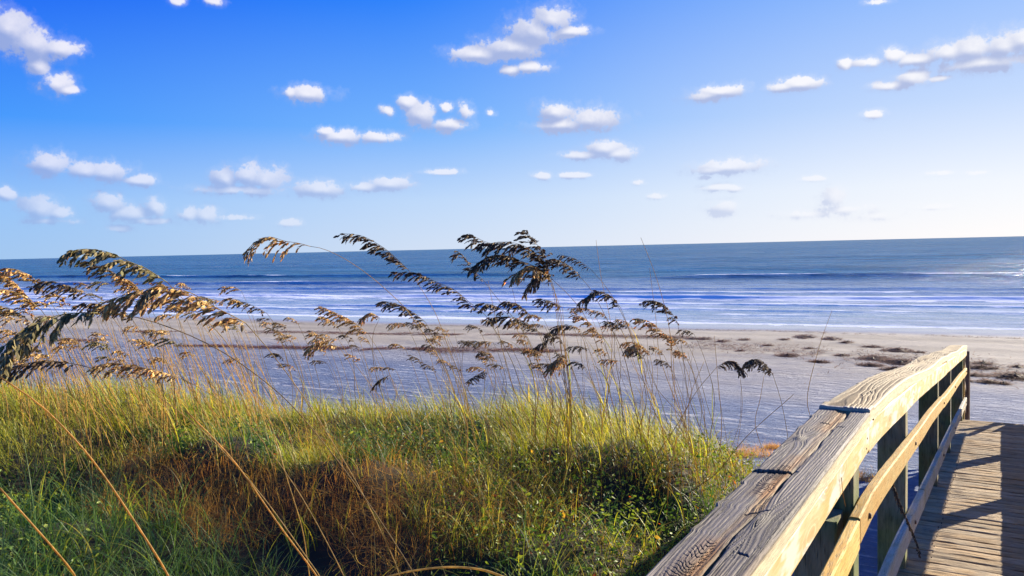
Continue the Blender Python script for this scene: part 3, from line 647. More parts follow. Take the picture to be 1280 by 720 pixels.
put(blades(P[i], rng.uniform(.12, .36, n)*k, rng.uniform(.002, .005, n)*wide(i), rng.uniform(0, 2*pi, n), rng.uniform(.05, .9, n), rng.uniform(.6, 2.4, n), 4, palette(GR+YG[:1]+BR[:2], n)*.4, palette(YG+ST[:2]+BR, n)*1.0))
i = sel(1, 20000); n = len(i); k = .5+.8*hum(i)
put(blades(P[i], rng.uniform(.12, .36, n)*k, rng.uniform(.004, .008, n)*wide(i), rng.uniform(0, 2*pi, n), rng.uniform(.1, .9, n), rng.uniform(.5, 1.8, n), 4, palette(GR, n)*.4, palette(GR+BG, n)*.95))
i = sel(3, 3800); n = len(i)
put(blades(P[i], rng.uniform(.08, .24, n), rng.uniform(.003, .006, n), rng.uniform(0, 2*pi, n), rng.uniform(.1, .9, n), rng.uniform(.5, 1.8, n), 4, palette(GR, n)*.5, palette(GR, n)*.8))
# tufts of long arching blades
def tufts(cand, nt, per, Lr, wr, c0, c1, spread=.05):
    ci = rng.permutation(cand)[:nt]; i_ = np.repeat(ci, per); n_ = len(i_); Pb = P[i_].copy(); Pb[:, :2] += rng.normal(0, spread, (n_, 2))
    put(blades(Pb, rng.uniform(*Lr, n_), rng.uniform(*wr, n_), WIND*0+rng.uniform(0, 2*pi, n_), rng.uniform(.02, .5, n_), rng.uniform(.8, 2.5, n_), 10, palette(c0, n_), palette(c1, n_)))
A_ = np.arange(len(P))
tufts(A_[(z == 3)], 130, 16, (.35, .75), (.003, .0055), GR, BG+BG+YG[:1])
tufts(A_[(z == 1)], 60, 12, (.28, .5), (.004, .0065), GR, BG)
tufts(A_[(z == 4)], 150, 11, (.28, .6), (.003, .0055), YG+GR, YG+ST)
tufts(A_[(z == 2)], 22, 9, (.3, .55), (.0025, .004), YG+ST, ST+YG)
tufts(A_[np.isin(z, (1, 3, 4, 9)) & (d < 6)], 46, 8, (.3, .6), (.006, .010), GR+YG[:2], BG+YG, .07)
tufts(A_[(z == 0)], 150, 13, (.25, .62), (.003, .0065), YG+GR[:1], YG+ST[:1])
V, Fq, Cc = [], [], []; off = 0
for v, f, c in VG: V.append(v); Fq.append(f+off); Cc.append(c); off += len(v)
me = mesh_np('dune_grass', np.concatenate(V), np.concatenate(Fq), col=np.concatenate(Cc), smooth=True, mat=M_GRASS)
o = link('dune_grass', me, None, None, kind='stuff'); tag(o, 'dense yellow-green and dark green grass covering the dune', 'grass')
# brown dead mat: fine tangled arcs, heaped
i = sel(2, 34000); n = len(i); Pm = P[i].copy()
hump = .46*sst(.25, .7, fbm(Pm[:, 0]*1.3+2, Pm[:, 1]*1.3, 2))+.05; Pm[:, 2] += hump*rng.random(n)**.45
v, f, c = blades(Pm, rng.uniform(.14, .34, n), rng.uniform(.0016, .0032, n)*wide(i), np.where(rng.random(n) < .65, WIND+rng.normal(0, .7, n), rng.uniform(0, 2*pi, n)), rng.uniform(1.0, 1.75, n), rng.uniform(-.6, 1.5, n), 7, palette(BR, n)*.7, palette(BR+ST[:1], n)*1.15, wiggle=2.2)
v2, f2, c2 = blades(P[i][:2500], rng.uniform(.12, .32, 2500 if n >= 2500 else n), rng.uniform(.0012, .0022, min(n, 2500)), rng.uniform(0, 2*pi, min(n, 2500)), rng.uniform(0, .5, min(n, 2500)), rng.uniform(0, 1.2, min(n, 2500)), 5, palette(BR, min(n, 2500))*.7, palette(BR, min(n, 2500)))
me = mesh_np('dead_grass_mat', np.concatenate([v, v2]), np.concatenate([f, f2+len(v)]), col=np.concatenate([c, c2]), mat=M_MAT)
o = link('dead_grass_mat', me, None, None, kind='stuff'); tag(o, 'tangled rusty brown dead grass heaped in the middle of the dune', 'dead grass')
# small-leaved ground cover
i = rng.permutation(np.flatnonzero((np.isin(z, (4, 9)) & (px > 540)) | ((z == 1) & (rng.random(len(z)) < .7)) | ((px < 130) & (py > 610) & (rng.random(len(z)) < .35))))[:38000]; n = len(i)
c0 = P[i]+np.c_[rng.normal(0, .03, (n, 2)), rng.uniform(.04, .26, n)]
a = rng.normal(size=(n, 3)); a[:, 2] *= .5; a /= np.linalg.norm(a, axis=1)[:, None]; bb = np.cross(a, rng.normal(size=(n, 3))); bb /= np.linalg.norm(bb, axis=1)[:, None]; nn_ = np.cross(a, bb)
ln = rng.uniform(.009, .026, n)[:, None]; wd = ln*rng.uniform(.3, .5, n)[:, None]
c0[:, 2] += 0
V = np.stack([c0-a*ln, c0+bb*wd*.8-a*ln*.3, c0+bb*wd+a*ln*.3, c0+a*ln, c0-bb*wd+a*ln*.3, c0-bb*wd*.8-a*ln*.3, c0+nn_*wd*-.35], 1)
q = np.array([[0, 1, 6], [1, 2, 6], [2, 3, 6], [3, 4, 6], [4, 5, 6], [5, 0, 6]])[None]+(np.arange(n)*7)[:, None, None]
lc = palette([(.10, .18, .02), (.20, .28, .03), (.06, .12, .02), (.28, .34, .04)], n); red = rng.random(n) < .02; lc[red] = palette([(.4, .10, .02), (.5, .30, .03)], red.sum())
me = mesh_np('ground_cover', V, q.reshape(-1, 3), col=np.repeat(lc, 7, 0), smooth=False, mat=M_LEAF)
o = link('ground_cover', me, None, None, kind='stuff'); tag(o, 'small bright green leaves of low creeping plants beside the railing', 'ground cover')

# flowers: small orange-yellow blooms in the green beside the railing
def flower_mesh():
    mb = MB(); mb.tube([(0, 0, -.20), (.01, 0, -.1), (0, 0, 0)], .0016, .0014, 4, (.08, .14, .03)); return mb.mesh('stem', M_LEAF)
def petals_mesh():
    mb = MB()
    for k in range(9):
        a = 2*pi*k/9; r = .017; da = .28
        mb.add([(0, 0, 0), (r*.7*cos(a-da), r*.7*sin(a-da), .002), (r*cos(a), r*sin(a), -.001), (r*.7*cos(a+da), r*.7*sin(a+da), .002)], [(0, 1, 2, 3)], [(.45, .08, .01), (.75, .32, .02), (.85, .5, .03), (.75, .32, .02)])
    return mb.mesh('petals', M_LEAF, False)
fs, fp = flower_mesh(), petals_mesh(); mb = MB(); mb.tube([(0, 0, 0), (0, 0, .006)], .005, .003, 7, (.16, .05, .01)); fd = mb.mesh('flower_disc', M_LEAF)
FLW = [(901, 599), (906, 609), (893, 597), (880, 613), (873, 604), (889, 620), (878, 592), (514, 556), (871, 634), (812, 694), (862, 585), (907, 590)]
for k, (x, y_) in enumerate(FLW):
    h = hit(x, y_+14); pos_ = at(x, y_, float((h-EYE)@FW)-.03)
    f = thing('flower', 'small orange and yellow flower on a thin stem in the green plants beside the railing' if x > 700 else 'lone orange flower among dark green leaves in the middle of the dune', 'flower', pos_, 'orange flowers by the railing' if x > 700 else None)
    for nm_, me_ in (('stem', fs), ('petals', fp), ('disc', fd)): link(nm_, me_, None, f)
    f.rotation_euler = (random.uniform(.2, .9), random.uniform(-.4, .4), random.uniform(0, 6))

# ------------------------------------------------------------------ sea oats
def spikelet_variant(k):
    """flattened oval seed spikelet, toothed edges, along +X, unit length"""
    r_ = random.Random(k); n = 5; V = [(0, 0, 0)]; Fq = []
    wmax = .225*r_.uniform(.85, 1.15)
    for i in range(1, n+1):
        s = i/(n+1); wd = wmax*sin(pi*min(1, s**.75))**.8; V += [(s+.10, wd*1.08, .012), (s, wd*.80, .0), (s, 0, .055*sin(pi*s)), (s, 0, -.055*sin(pi*s)), (s, -wd*.80, 0), (s+.10, -wd*1.08, -.012)]
    V.append((1, 0, 0)); tip = len(V)-1; I = lambda i, j: 1+6*(i-1)+j
    for i in range(1, n+1):
        Fq += [(I(i, 1), I(i, 0), I(i, 2)), (I(i, 5), I(i, 2), I(i, 4))]
        if i < n: Fq += [(I(i, 1), I(i, 2), I(i+1, 2), I(i+1, 1)), (I(i, 2), I(i, 4), I(i+1, 4), I(i+1, 2)), (I(i, 3), I(i, 1), I(i+1, 1), I(i+1, 3)), (I(i, 4), I(i, 3), I(i+1, 3), I(i+1, 4))]
        else: Fq += [(I(i, 1), I(i, 2), tip), (I(i, 2), I(i, 4), tip), (I(i, 3), I(i, 1), tip), (I(i, 4), I(i, 3), tip)]
        if i == 1: Fq += [(0, I(1, 2), I(1, 1)), (0, I(1, 4), I(1, 2)), (0, I(1, 1), I(1, 3)), (0, I(1, 3), I(1, 4))]
    return np.array(V, float), Fq
SPV = [spikelet_variant(k) for k in range(4)]
SEEDC = {'gold': [(.56, .38, .13), (.66, .48, .20), (.44, .27, .09), (.30, .16, .05)], 'dark': [(.12, .075, .04), (.19, .115, .055), (.08, .05, .028), (.30, .20, .09)], 'green': [(.22, .20, .08), (.30, .24, .10), (.16, .13, .05), (.42, .30, .12)]}
SPM = {}
for tone, cs in SEEDC.items():
    SPM[tone] = []
    for k in range(4):
        mb = MB(); v, f = SPV[k]; cc = np.array([np.array(cs[k % 4])*(.7+.9*abs(p[1])/.19) for p in v]); mb.add(v, f, cc); SPM[tone].append(mb.mesh('spikelet', M_SEED, False))
DOWN = np.array([0, 0, -1.0])
def frame(d, up):
    d = d/np.linalg.norm(d); s = np.cross(up, d); s /= np.linalg.norm(s)+1e-9; return np.stack([d, s, np.cross(d, s)], 1)
def panicle(rach, scale, tone, r_, dens=1.0, droop=.6, sparse=False, fan=1.0):
    dens *= 1.25
    """drooping branchlets of overlapping spikelets on one rachis (tip first). returns branch curves and spikelet frames"""
    L = np.linalg.norm(np.diff(rach, axis=0), axis=1).sum(); nb = max(5, int(L/(.0105*scale)*dens)); rs = spline(rach, nb*2+2)
    br = []; sp_ = []
    for k in range(nb):
        q = (k+.5)/nb; i = int(q*(len(rs)-2)); p = rs[i]; tan = rs[max(i-1, 0)]-rs[i+1]; tan /= np.linalg.norm(tan)+1e-9
        side = np.cross(tan, DOWN); side /= np.linalg.norm(side)+1e-9
        prof = (.30+.95*sin(pi*min(1, q*.92+.08))**.7)*r_.uniform(.65, 1.2)
        ll = .062*scale*prof*fan
        if sparse: ll *= 1.25
        sg = r_.uniform(-1, 1); dd = tan*1.0+side*sg*.65+DOWN*r_.uniform(-.15, .55); dd /= np.linalg.norm(dd)
        pts = [p.copy()]; ns = 5
        for j in range(ns):
            dd = dd+DOWN*droop*.22; dd /= np.linalg.norm(dd); pts.append(pts[-1]+dd*ll/ns)
        pts = np.array(pts); br.append(pts)
        m_ = max(2, int(ll/(.0072*scale)))
        for j in range(m_):
            t_ = (j+.7)/m_; a = t_*ns; ii = min(int(a), ns-1); pp = pts[ii]+(pts[ii+1]-pts[ii])*(a-ii); tt = pts[ii+1]-pts[ii]; tt /= np.linalg.norm(tt)
            off_ = np.cross(tt, DOWN); off_ /= np.linalg.norm(off_)+1e-9
            sd_ = 1 if j % 2 else -1
            dr = tt*1.0+off_*sd_*r_.uniform(.1, .55)+DOWN*r_.uniform(0, .5)+np.array([r_.gauss(0, .12) for _ in range(3)])
            sp_.append((pp, frame(dr, np.array([r_.gauss(0, 1) for _ in range(3)])+off_*0), 0.0215*scale*r_.uniform(.75, 1.15), r_.randrange(4)))
    return br, sp_
def seed_head(root, rach, scale, tone, r_, separate=False, **kw):
    br, sp_ = panicle(rach, scale, tone, r_, **kw)
    mb = MB(); sc = {'gold': (.42, .30, .12), 'dark': (.16, .11, .05), 'green': (.28, .24, .09)}[tone]
    mb.tube(rach, .0006*scale, .0013*scale, 4, sc)
    for b_ in br: mb.tube(b_[::2] if len(b_) > 5 else b_, .0006*scale, .0004*scale, 3, sc)
    if separate:
        h = link('seed_head', mb.mesh('seed_head', M_STRAW), None, root)
        for p, Mx, s, k in sp_:
            o = link('spikelet', SPM[tone][k], None, h); o.matrix_local = Matrix([[*(Mx[r]*s), p[r]] for r in range(3)]+[[0, 0, 0, 1]])
        return len(sp_)
    vs = []; cs = SEEDC[tone]
    for p, Mx, s, k in sp_:
        v, f = SPV[k]; cb = np.array(cs[r_.randrange(4)])*r_.uniform(.75, 1.3)
        mb.add(v@(Mx*s).T+p, f, cb[None]*(.7+.9*np.abs(v[:, 1:2])/.19))
    link('seed_head', mb.mesh('seed_head', M_SEED, False), None, root)
    return len(sp_)
def leaf_part(root, p0, az_, L, wd, lean, curl, c0, c1, segs=12):
    v, f, c = blades(np.array([p0]), np.array([L]), np.array([wd]), np.array([az_]), np.array([lean]), np.array([curl]), segs, np.array([c0]), np.array([c1]))
    link('leaf', mesh_np('leaf', v, f, col=c, mat=M_STRAW), None, root)
NSP = 0
def sea_oats(pts, npan, dt, db, label, tone='dark', scale=1.0, separate=False, group=None, dens=1.0, leaves=2, thick=1.0, stemc=None, name='sea_oats', cat='sea oats', seed=0, **kw):
    """pts: sight lines from the tip of the head down the stem; dt, db: distance at tip and at the lowest point"""
    global NSP
    if pts[-1][1] < 640 and not (group or '').startswith(('golden', 'small far', 'thin stalks', 'fine')):
        d0 = 6.0; rr0 = ray(*pts[-1])
        for tt in np.arange(2.5, 9.5, .05):
            p = EYE+rr0*tt
            if p[2] < float(ground_z(p[0], p[1]))+.22: d0 = tt; break
        else: d0 = 8.0
        d0 = max(min(d0, db*1.75), db*.9); nt_ = d0*(1-(1-dt/db)*.5); k_ = nt_/dt; dt, db = nt_, d0; scale *= k_; thick *= k_**.8
    if pts[-1][1] < 640: pts = list(pts[:-1])+[(pts[-1][0]+random.Random(seed+77).uniform(-22, 22), pts[-1][1])]
    r_ = random.Random(seed*7+len(pts)+int(pts[0][0])*13+int(pts[0][1])); n = len(pts)
    W3 = np.array([at(x, y, dt+(db-dt)*(i/(n-1))**1.2) for i, (x, y) in enumerate(pts)])
    # carry the stem on down to the ground
    d_ = W3[-1]-W3[-2]; d_ /= np.linalg.norm(d_); ext = [W3[-1]]
    for k in range(60):
        d_ = d_+DOWN*.12; d_ /= np.linalg.norm(d_); nx_ = ext[-1]+d_*.05; ext.append(nx_)
        if nx_[2] < float(ground_z(nx_[0], nx_[1]))-.02: break
    full = np.vstack([W3, ext[3::3] if len(ext) > 4 else ext[1:]]); base = full[-1].copy()
    root = thing(name, label, cat, base, group)
    loc = full-base; cum = np.linalg.norm(np.diff(loc, axis=0), axis=1).sum()
    if npan: stem_from = npan-1
    else: stem_from = 0
    sc = stemc or random.Random(seed).choice([(.46, .34, .13), (.38, .28, .11), (.30, .24, .10), (.24, .17, .07)])
    mb = MB(); st = spline(loc[stem_from:], max(10, 3*(len(loc)-stem_from))); mb.tube(st, .0011*thick, .0027*thick, 5, sc); link('stem', mb.mesh('stem', M_STRAW), None, root)
    if npan:
        NSP += seed_head(root, spline(loc[:npan], 14), scale, tone, r_, separate, dens=dens, **kw)
    for k in range(leaves):
        i = int(len(st)*r_.uniform(.55, .95)); i = min(i, len(st)-1)
        leaf_part(root, st[i], WIND+r_.gauss(0, .9), r_.uniform(.3, .6), .0055*thick, r_.uniform(.05, .5), r_.uniform(.8, 2.2), np.array(r_.choice(YG)), np.array(r_.choice(ST)))
    return root
SO = [
([(-4,444),(14,424),(38,406),(70,395),(98,391),(122,391),(168,396),(214,410),(260,430),(306,458),(358,500),(400,548),(440,600),(478,655),(520,722)],6,1.75,2.5,'large green and gold sea oats head at the left edge, arching down to the left','green',1.12,True),
([(-2,464),(30,455),(62,451),(98,456),(130,464),(160,472),(218,510),(272,557),(330,623),(389,705),(400,722)],4,2.2,2.6,'dark slim sea oats head lying level just above the grass at the left edge','dark',.8,False),
([(90,315),(104,311),(135,315),(159,326),(183,336),(209,353),(240,385),(275,418),(306,463),(334,518),(358,596),(377,658),(384,700)],6,2.3,3.0,'highest sea oats head on the left, tip touching the horizon','green',1.1,True),
([(137,375),(165,366),(190,360),(214,359),(245,369),(269,384),(293,396),(307,404),(330,430),(361,470),(390,512),(420,560),(452,615),(488,690),(500,722)],8,1.95,2.5,'large golden sea oats head on the left, full of plump spikelets','gold',1.08,True),
([(122,456),(147,454),(183,460),(206,466),(226,473),(262,492),(310,530),(370,610),(420,700)],5,2.5,2.9,'comb-shaped dark gold sea oats head lying level over the yellow grass','gold',.8,False),
([(110,327),(131,335),(147,344),(159,359),(172,384),(190,420),(215,470),(235,520)],4,3.2,3.9,'small sea oats head tucked directly below the highest head on the left','dark',.85,False),
([(50,353),(70,353),(92,360),(113,370),(135,390),(165,430),(190,470),(215,530)],4,2.9,3.6,'dark sea oats head against the surf between the edge heads and the golden one','dark',.9,False),
([(8,335),(24,338),(43,349),(56,368),(85,410),(110,450),(135,500)],4,3.0,3.7,'topmost golden sea oats head close to the left edge','gold',.9,False),
([(5,342),(18,353),(32,368),(52,388),(75,420),(105,470),(120,500)],4,3.1,3.7,'golden sea oats head hanging just below the topmost one by the left edge','gold',.9,False),
([(-6,360),(12,363),(32,372),(50,386),(68,410),(90,450),(108,495)],4,2.9,3.5,'broad golden sea oats head cut by the left edge at the height of the surf','gold',1.0,False),
([(-8,382),(8,384),(26,393),(40,405),(60,440),(85,490)],4,3.0,3.5,'golden sea oats head cut by the left edge just above the big green one','gold',.95,False),
([(104,378),(130,381),(153,388),(166,400),(185,432),(205,480)],4,3.0,3.6,'dark sea oats head just left of the large golden one','dark',.85,False),
([(150,345),(168,356),(182,372),(190,388),(204,420),(222,470)],4,3.3,3.8,'slender gold head hanging between the arching heads on the left','gold',.75,False),
([(288,372),(303,377),(320,384),(334,392),(346,410),(362,440),(378,480),(390,520)],4,3.2,4.0,'small sparse sea oats head right of the large golden one','dark',.75,False),
([(322,299),(338,296),(355,301),(373,304),(388,308),(407,312),(435,326),(465,347),(490,369),(508,387),(532,421),(554,457),(571,500),(584,533),(600,590)],5,2.8,3.6,'sparse sea oats head with three hanging tassels on a long bare arched stem','gold',1.0,True),
([(433,292),(453,295),(474,306),(490,318),(511,338),(526,360),(545,393),(560,433),(572,463),(583,500),(600,560)],5,3.0,3.8,'straight slanting sea oats head crossing the horizon left of the middle','dark',.95,True),
([(494,340),(520,341),(545,352),(569,363),(587,378),(606,393),(622,418),(641,454),(656,494),(670,540)],6,3.2,3.9,'long ragged sea oats head slanting down to the right below the straight one','dark',.9,False),
([(479,376),(499,381),(520,393),(532,403),(545,430),(565,480),(580,540)],4,3.6,4.1,'dark sea oats head beside the long arched stem, above the wet sand','dark',.85,False),
([(586,292),(600,299),(612,304),(630,302),(652,306),(668,315),(680,330),(690,349),(711,369),(730,393),(742,421),(754,457),(763,494),(770,560)],8,3.1,4.0,'long dark sea oats head streaming left from the top of the big middle cluster','dark',1.0,True),
([(594,332),(605,324),(618,319),(635,320),(653,327),(677,336),(690,352),(702,408),(708,451),(714,500),(716,560)],6,3.1,4.0,'thick dark sea oats head directly under the streaming one in the middle cluster','dark',1.1,True),
([(659,290),(668,302),(677,313),(683,330),(688,350),(694,380),(700,430),(710,500),(716,560)],5,3.15,4.0,'upright brown sea oats head standing highest in the middle cluster','dark',1.0,False),
([(641,345),(652,337),(664,333),(677,338),(688,352),(700,385),(706,440),(712,500),(716,560)],5,3.2,4.0,'short dense brown head at the heart of the middle cluster, lit by the sun','gold',1.1,False),
([(664,356),(672,346),(681,342),(690,352),(696,380),(702,440),(708,500),(714,560)],4,3.2,4.0,'drooping head at the bottom of the middle cluster, its tassels hanging down','dark',1.1,False),
([(568,320),(576,318),(586,329),(594,340),(604,350),(620,371),(645,402),(664,434),(690,500),(700,540)],5,3.3,4.0,'narrow sea oats head at the left end of the middle cluster','dark',.85,False),
([(690,323),(703,327),(717,337),(726,347),(740,364),(760,402),(780,445),(792,500),(798,550)],4,3.3,4.1,'sea oats head on the right shoulder of the middle cluster','dark',.9,False),
([(700,318),(715,322),(727,328),(738,336),(760,362),(782,402),(796,445),(808,500),(812,540)],4,3.6,4.3,'thin sea oats head with few seeds on the outer right arch of the cluster','dark',.7,False),
([(728,375),(748,364),(766,372),(776,385),(790,420),(805,460),(812,500),(820,560)],4,3.4,4.2,'small humped sea oats head right of the cluster, over the breaking wave','dark',.9,False),
([(809,375),(827,379),(840,392),(847,404),(853,440),(862,500),(866,560)],4,3.8,4.5,'dark sea oats head farthest right over the surf','dark',.85,False),
([(797,398),(812,402),(824,411),(836,424),(841,442),(843,470),(845,520),(846,560)],5,3.8,4.4,'brown sea oats head with sunlit lower end, right of the cluster','gold',.85,False),
([(675,373),(690,377),(703,384),(706,420),(712,480),(716,540)],3,3.7,4.3,'short sea oats head hanging below the heart of the middle cluster','dark',.85,False),
([(632,376),(648,381),(662,393),(680,432),(700,490),(708,540)],3,3.7,4.3,'dark sea oats head on the left side below the cluster, over pale wet sand','dark',.85,False),
([(600,379),(616,381),(633,391),(650,420),(672,480),(684,530)],3,3.8,4.4,'sea oats head at the left end of the row below the cluster','dark',.85,False),
([(613,397),(638,396),(656,402),(675,416),(688,450),(698,520)],4,3.6,4.2,'wide dark sea oats head lying across the water line below the cluster','dark',.95,False),
([(685,416),(703,407),(720,410),(730,426),(738,470),(745,530)],3,3.7,4.2,'dark head bent over in front of the upper seaweed line','dark',.8,False),
([(668,435),(684,425),(699,421),(708,440),(715,500)],3,3.6,4.0,'dark sea oats head pointing down to the left in front of the lower seaweed line','dark',.8,False),
([(689,455),(700,447),(708,450),(712,480),(716,560)],3,3.5,4.0,'collapsed tan sea oats tuft with its seeds fanned out like an umbrella','gold',.95,False),
([(720,391),(736,402),(746,414),(754,428),(765,462),(775,520)],4,3.7,4.3,'pale broken sea oats head running down its stem right of the cluster','gold',.75,False),
([(785,434),(800,431),(812,443),(816,470),(822,540)],3,3.9,4.3,'tan bushy sea oats head hanging over the sand, right of the cluster','gold',.85,False),
([(603,465),(592,471),(580,480),(598,510),(610,560)],3,3.9,4.3,'short dark seed tassel low over the blue sand','dark',.6,False),
([(404,384),(422,392),(441,402),(460,417),(480,450),(500,500),(510,540)],4,3.6,4.3,'slanting sea oats head over the water line left of the middle','gold',.8,False),
([(402,395),(412,400),(421,407),(440,440),(455,490)],3,4.4,4.9,'tiny sea oats head under the slanting one left of the middle','gold',.75,False),
([(452,397),(463,391),(475,397),(466,420),(468,460),(470,500)],3,4.2,4.7,'small umbrella-shaped seed head standing upright at the water line','gold',.7,False),
([(392,415),(405,422),(423,424),(440,450),(455,495)],3,4.2,4.7,'golden sea oats head in front of the upper seaweed line, left of the middle','gold',.85,False),
([(385,436),(402,428),(424,434),(440,460),(450,500)],3,4.0,4.5,'dark gold sea oats head on the lower seaweed line, left of the middle','gold',.95,False),
([(928,461),(912,451),(896,459),(870,490),(847,530),(838,570)],3,4.0,4.6,'dark bushy seed head bowing to the right on a slanting stem, left of its twin','dark',.78,False),
([(933,452),(948,449),(957,456),(966,468),(976,500),(984,541),(987,580)],4,4.1,4.7,'dark bushy seed head nearest the railing','dark',.82,False),
([(466,484),(474,475),(487,469),(496,490),(502,530)],3,4.2,4.6,'single dark drooping seed tassel above the grass left of the middle','dark',.55,False),
]
for k, a in enumerate(SO):
    pts, npan, dt, db, lab, tone, sc, sep = a
    kw = {}
    if 'three hanging tassels' in lab: kw = dict(dens=.5, sparse=True, droop=1.3, fan=1.3)
    if 'few seeds' in lab or 'small sparse' in lab: kw = dict(dens=.7, fan=.7)
    if 'long ragged' in lab or 'narrow sea oats' in lab: kw = dict(dens=.75, fan=.85)
    if 'umbrella' in lab or 'bushy' in lab: kw = dict(dens=1.5, droop=.9, fan=1.1)
    if 'straight slanting' in lab: kw = dict(fan=.8)
    sea_oats(pts, npan, dt, db, lab, tone, sc, sep, seed=k, group='sea oats stalks on the dune', leaves=2 if dt > 2.6 else 1, thick=1.0 if dt < 2.8 else .9, **kw)
# bare stalks and stray stems
BS = [
([(801,297),(818,340),(830,380),(838,420),(842,480),(845,560)],3.6,4.2,'tall bare brown stalk rising right of the seed heads to the horizon'),
([(812,335),(820,400),(826,450),(832,520)],4.0,4.3,'thin bare stalk close beside the tall one right of the cluster'),
([(1040,388),(1024,434),(1009,500),(1004,540)],4.0,4.4,'lone bare stalk leaning right over the sand beside the railing'),
([(992,493),(934,545),(897,590),(885,610)],3.6,3.9,'dark bare stem slanting low to the right behind the railing'),
([(0,610),(40,655),(75,695),(95,722)],1.6,1.8,'thick orange dry stalk crossing the bottom left corner'),
([(-5,468),(50,506),(97,553),(128,592),(167,650),(206,712)],1.9,2.2,'long golden dry stalk running from the left edge down across the green grass'),
([(233,514),(292,576),(350,658),(397,722)],2.1,2.4,'pale dry stalk crossing the brown dead grass'),
([(893,420),(897,470),(902,530),(908,580)],4.2,4.5,'thin upright stem left of the two bushy heads'),
([(948,500),(955,470),(944,520),(938,560)],4.3,4.5,'short broken stem beside the dark bushy head'),
([(860,440),(872,490),(884,545),(890,585)],4.3,4.6,'thin pale stem at the right end of the stalks'),
([(640,360),(655,420),(668,480),(676,540)],4.0,4.4,'bare stem among the stalks below the middle cluster'),
([(610,350),(622,410),(640,480),(655,540)],4.2,4.6,'bare stem left of the cluster, in front of the surf'),
([(770,395),(768,440),(776,490),(780,540)],4.0,4.4,'bare stem right of the cluster, in front of the surf'),
([(745,300),(752,350),(765,420),(778,500)],4.3,4.6,'fine straight stem behind the right arch of the cluster'),
([(880,452),(862,500),(850,560)],3.8,4.0,'fine stem leaning right under the bushy heads'),
]
for k, (pts, dt, db, lab) in enumerate(BS):
    if k == 8: pts = [(955, 470), (950, 500), (944, 530), (938, 570)]
    sea_oats(pts, 0, dt, db, lab, leaves=0 if k in (2, 3) else 1, thick=1.6 if k in (4, 5, 6) else .9, stemc=(.52, .33, .10) if k in (4, 5, 6) else None, name='bare_stalk', cat='stalk', seed=100+k)
# the crowd behind
r = random.Random(5)
def crowd(nn, xr, yr, dr, lab, grp, tone, lean=(40, 90), sc=(.7, .95), hmul=1.0):
    for k in range(nn):
        x = r.uniform(*xr); y_ = r.uniform(*yr); dd = r.uniform(*dr); L = r.uniform(*lean)*3.5/dd*1.2; ph = r.uniform(.9, 1.4)*110/dd
        a0 = r.uniform(-.15, .9)
        p0 = (x, y_); p1 = (x+ph*.5*cos(a0*.5), y_+ph*.5*sin(a0*.6)); p2 = (p1[0]+ph*.45*cos(a0+.3), p1[1]+ph*.45*sin(a0+.3)); p3 = (p2[0]+L*.35, p2[1]+L*.8); p4 = (p3[0]+L*.4, p3[1]+L*1.5); p5 = (p4[0]+L*.3, p4[1]+L*1.4)
        sea_oats([p0, p1, p2, p3, p4, p5], 3, dd, dd+.3, lab, r.choice(tone), r.uniform(*sc), dens=.75, leaves=1, seed=300+k+nn, group=grp, thick=1.1)
crowd(84, (-40, 300), (348, 452), (5.6, 8.6), 'thin golden sea oats stalk in the crowded stand at the left above the yellow grass', 'golden stalks crowded at the left', ['gold', 'gold', 'gold', 'green'], sc=(1.2, 1.6))
crowd(42, (320, 600), (395, 462), (6.6, 8.5), 'small sea oats stalk in the loose far row left of the middle, against the sand', 'small far stalks left of the middle', ['gold', 'dark'], sc=(.8, 1.1))
crowd(40, (570, 860), (385, 455), (5.0, 7.0), 'thin sea oats stalk in the loose stand beneath the big middle cluster', 'thin stalks beneath the middle cluster', ['gold', 'dark'], lean=(25, 60), sc=(.7, 1.0))
for k in range(44):
    x = r.uniform(540, 960); y_ = r.uniform(400, 500); dd = r.uniform(5.6, 7.0); q = r.uniform(-25, 40)
    sea_oats([(x, y_), (x+q*.4, y_+50), (x+q*.8, y_+110)], 0, dd, dd+.1, 'fine bare stem in the thicket right of the middle', leaves=1, thick=.8, name='bare_stalk', cat='stalk', seed=500+k, group='fine bare stems right of the middle')
for k in range(150):
    x = r.uniform(-30, 310); y_ = r.uniform(395, 450); dd = r.uniform(7.0, 9.0); q = r.uniform(20, 60)
    sea_oats([(x, y_), (x+q*.5, y_+45), (x+q, y_+100)], 0, dd, dd+.1, 'fine golden bare stem in the crowded stand at the left', leaves=1, thick=1.5, stemc=(.58, .42, .14), name='bare_stalk', cat='stalk', seed=600+k, group='fine golden stems at the left')
print('spikelets', NSP)
# pale arching blade at the bottom edge
g = thing('grass_blade', 'single pale yellow blade arching over the bottom edge of the picture', 'grass blade', at(640, 740, 1.9))
P3 = np.array([at(x, y_, 1.75) for x, y_ in ((636, 724), (606, 713), (570, 709), (535, 711), (500, 717), (470, 728), (440, 760))])
mb = MB(); st = spline(P3, 24)-np.array(g.location); mb.tube(st, .0028, .0016, 5, (.55, .42, .14)); link('blade', mb.mesh('blade', M_STRAW), None, g)
g.location = Vector(at(640, 740, 1.9))

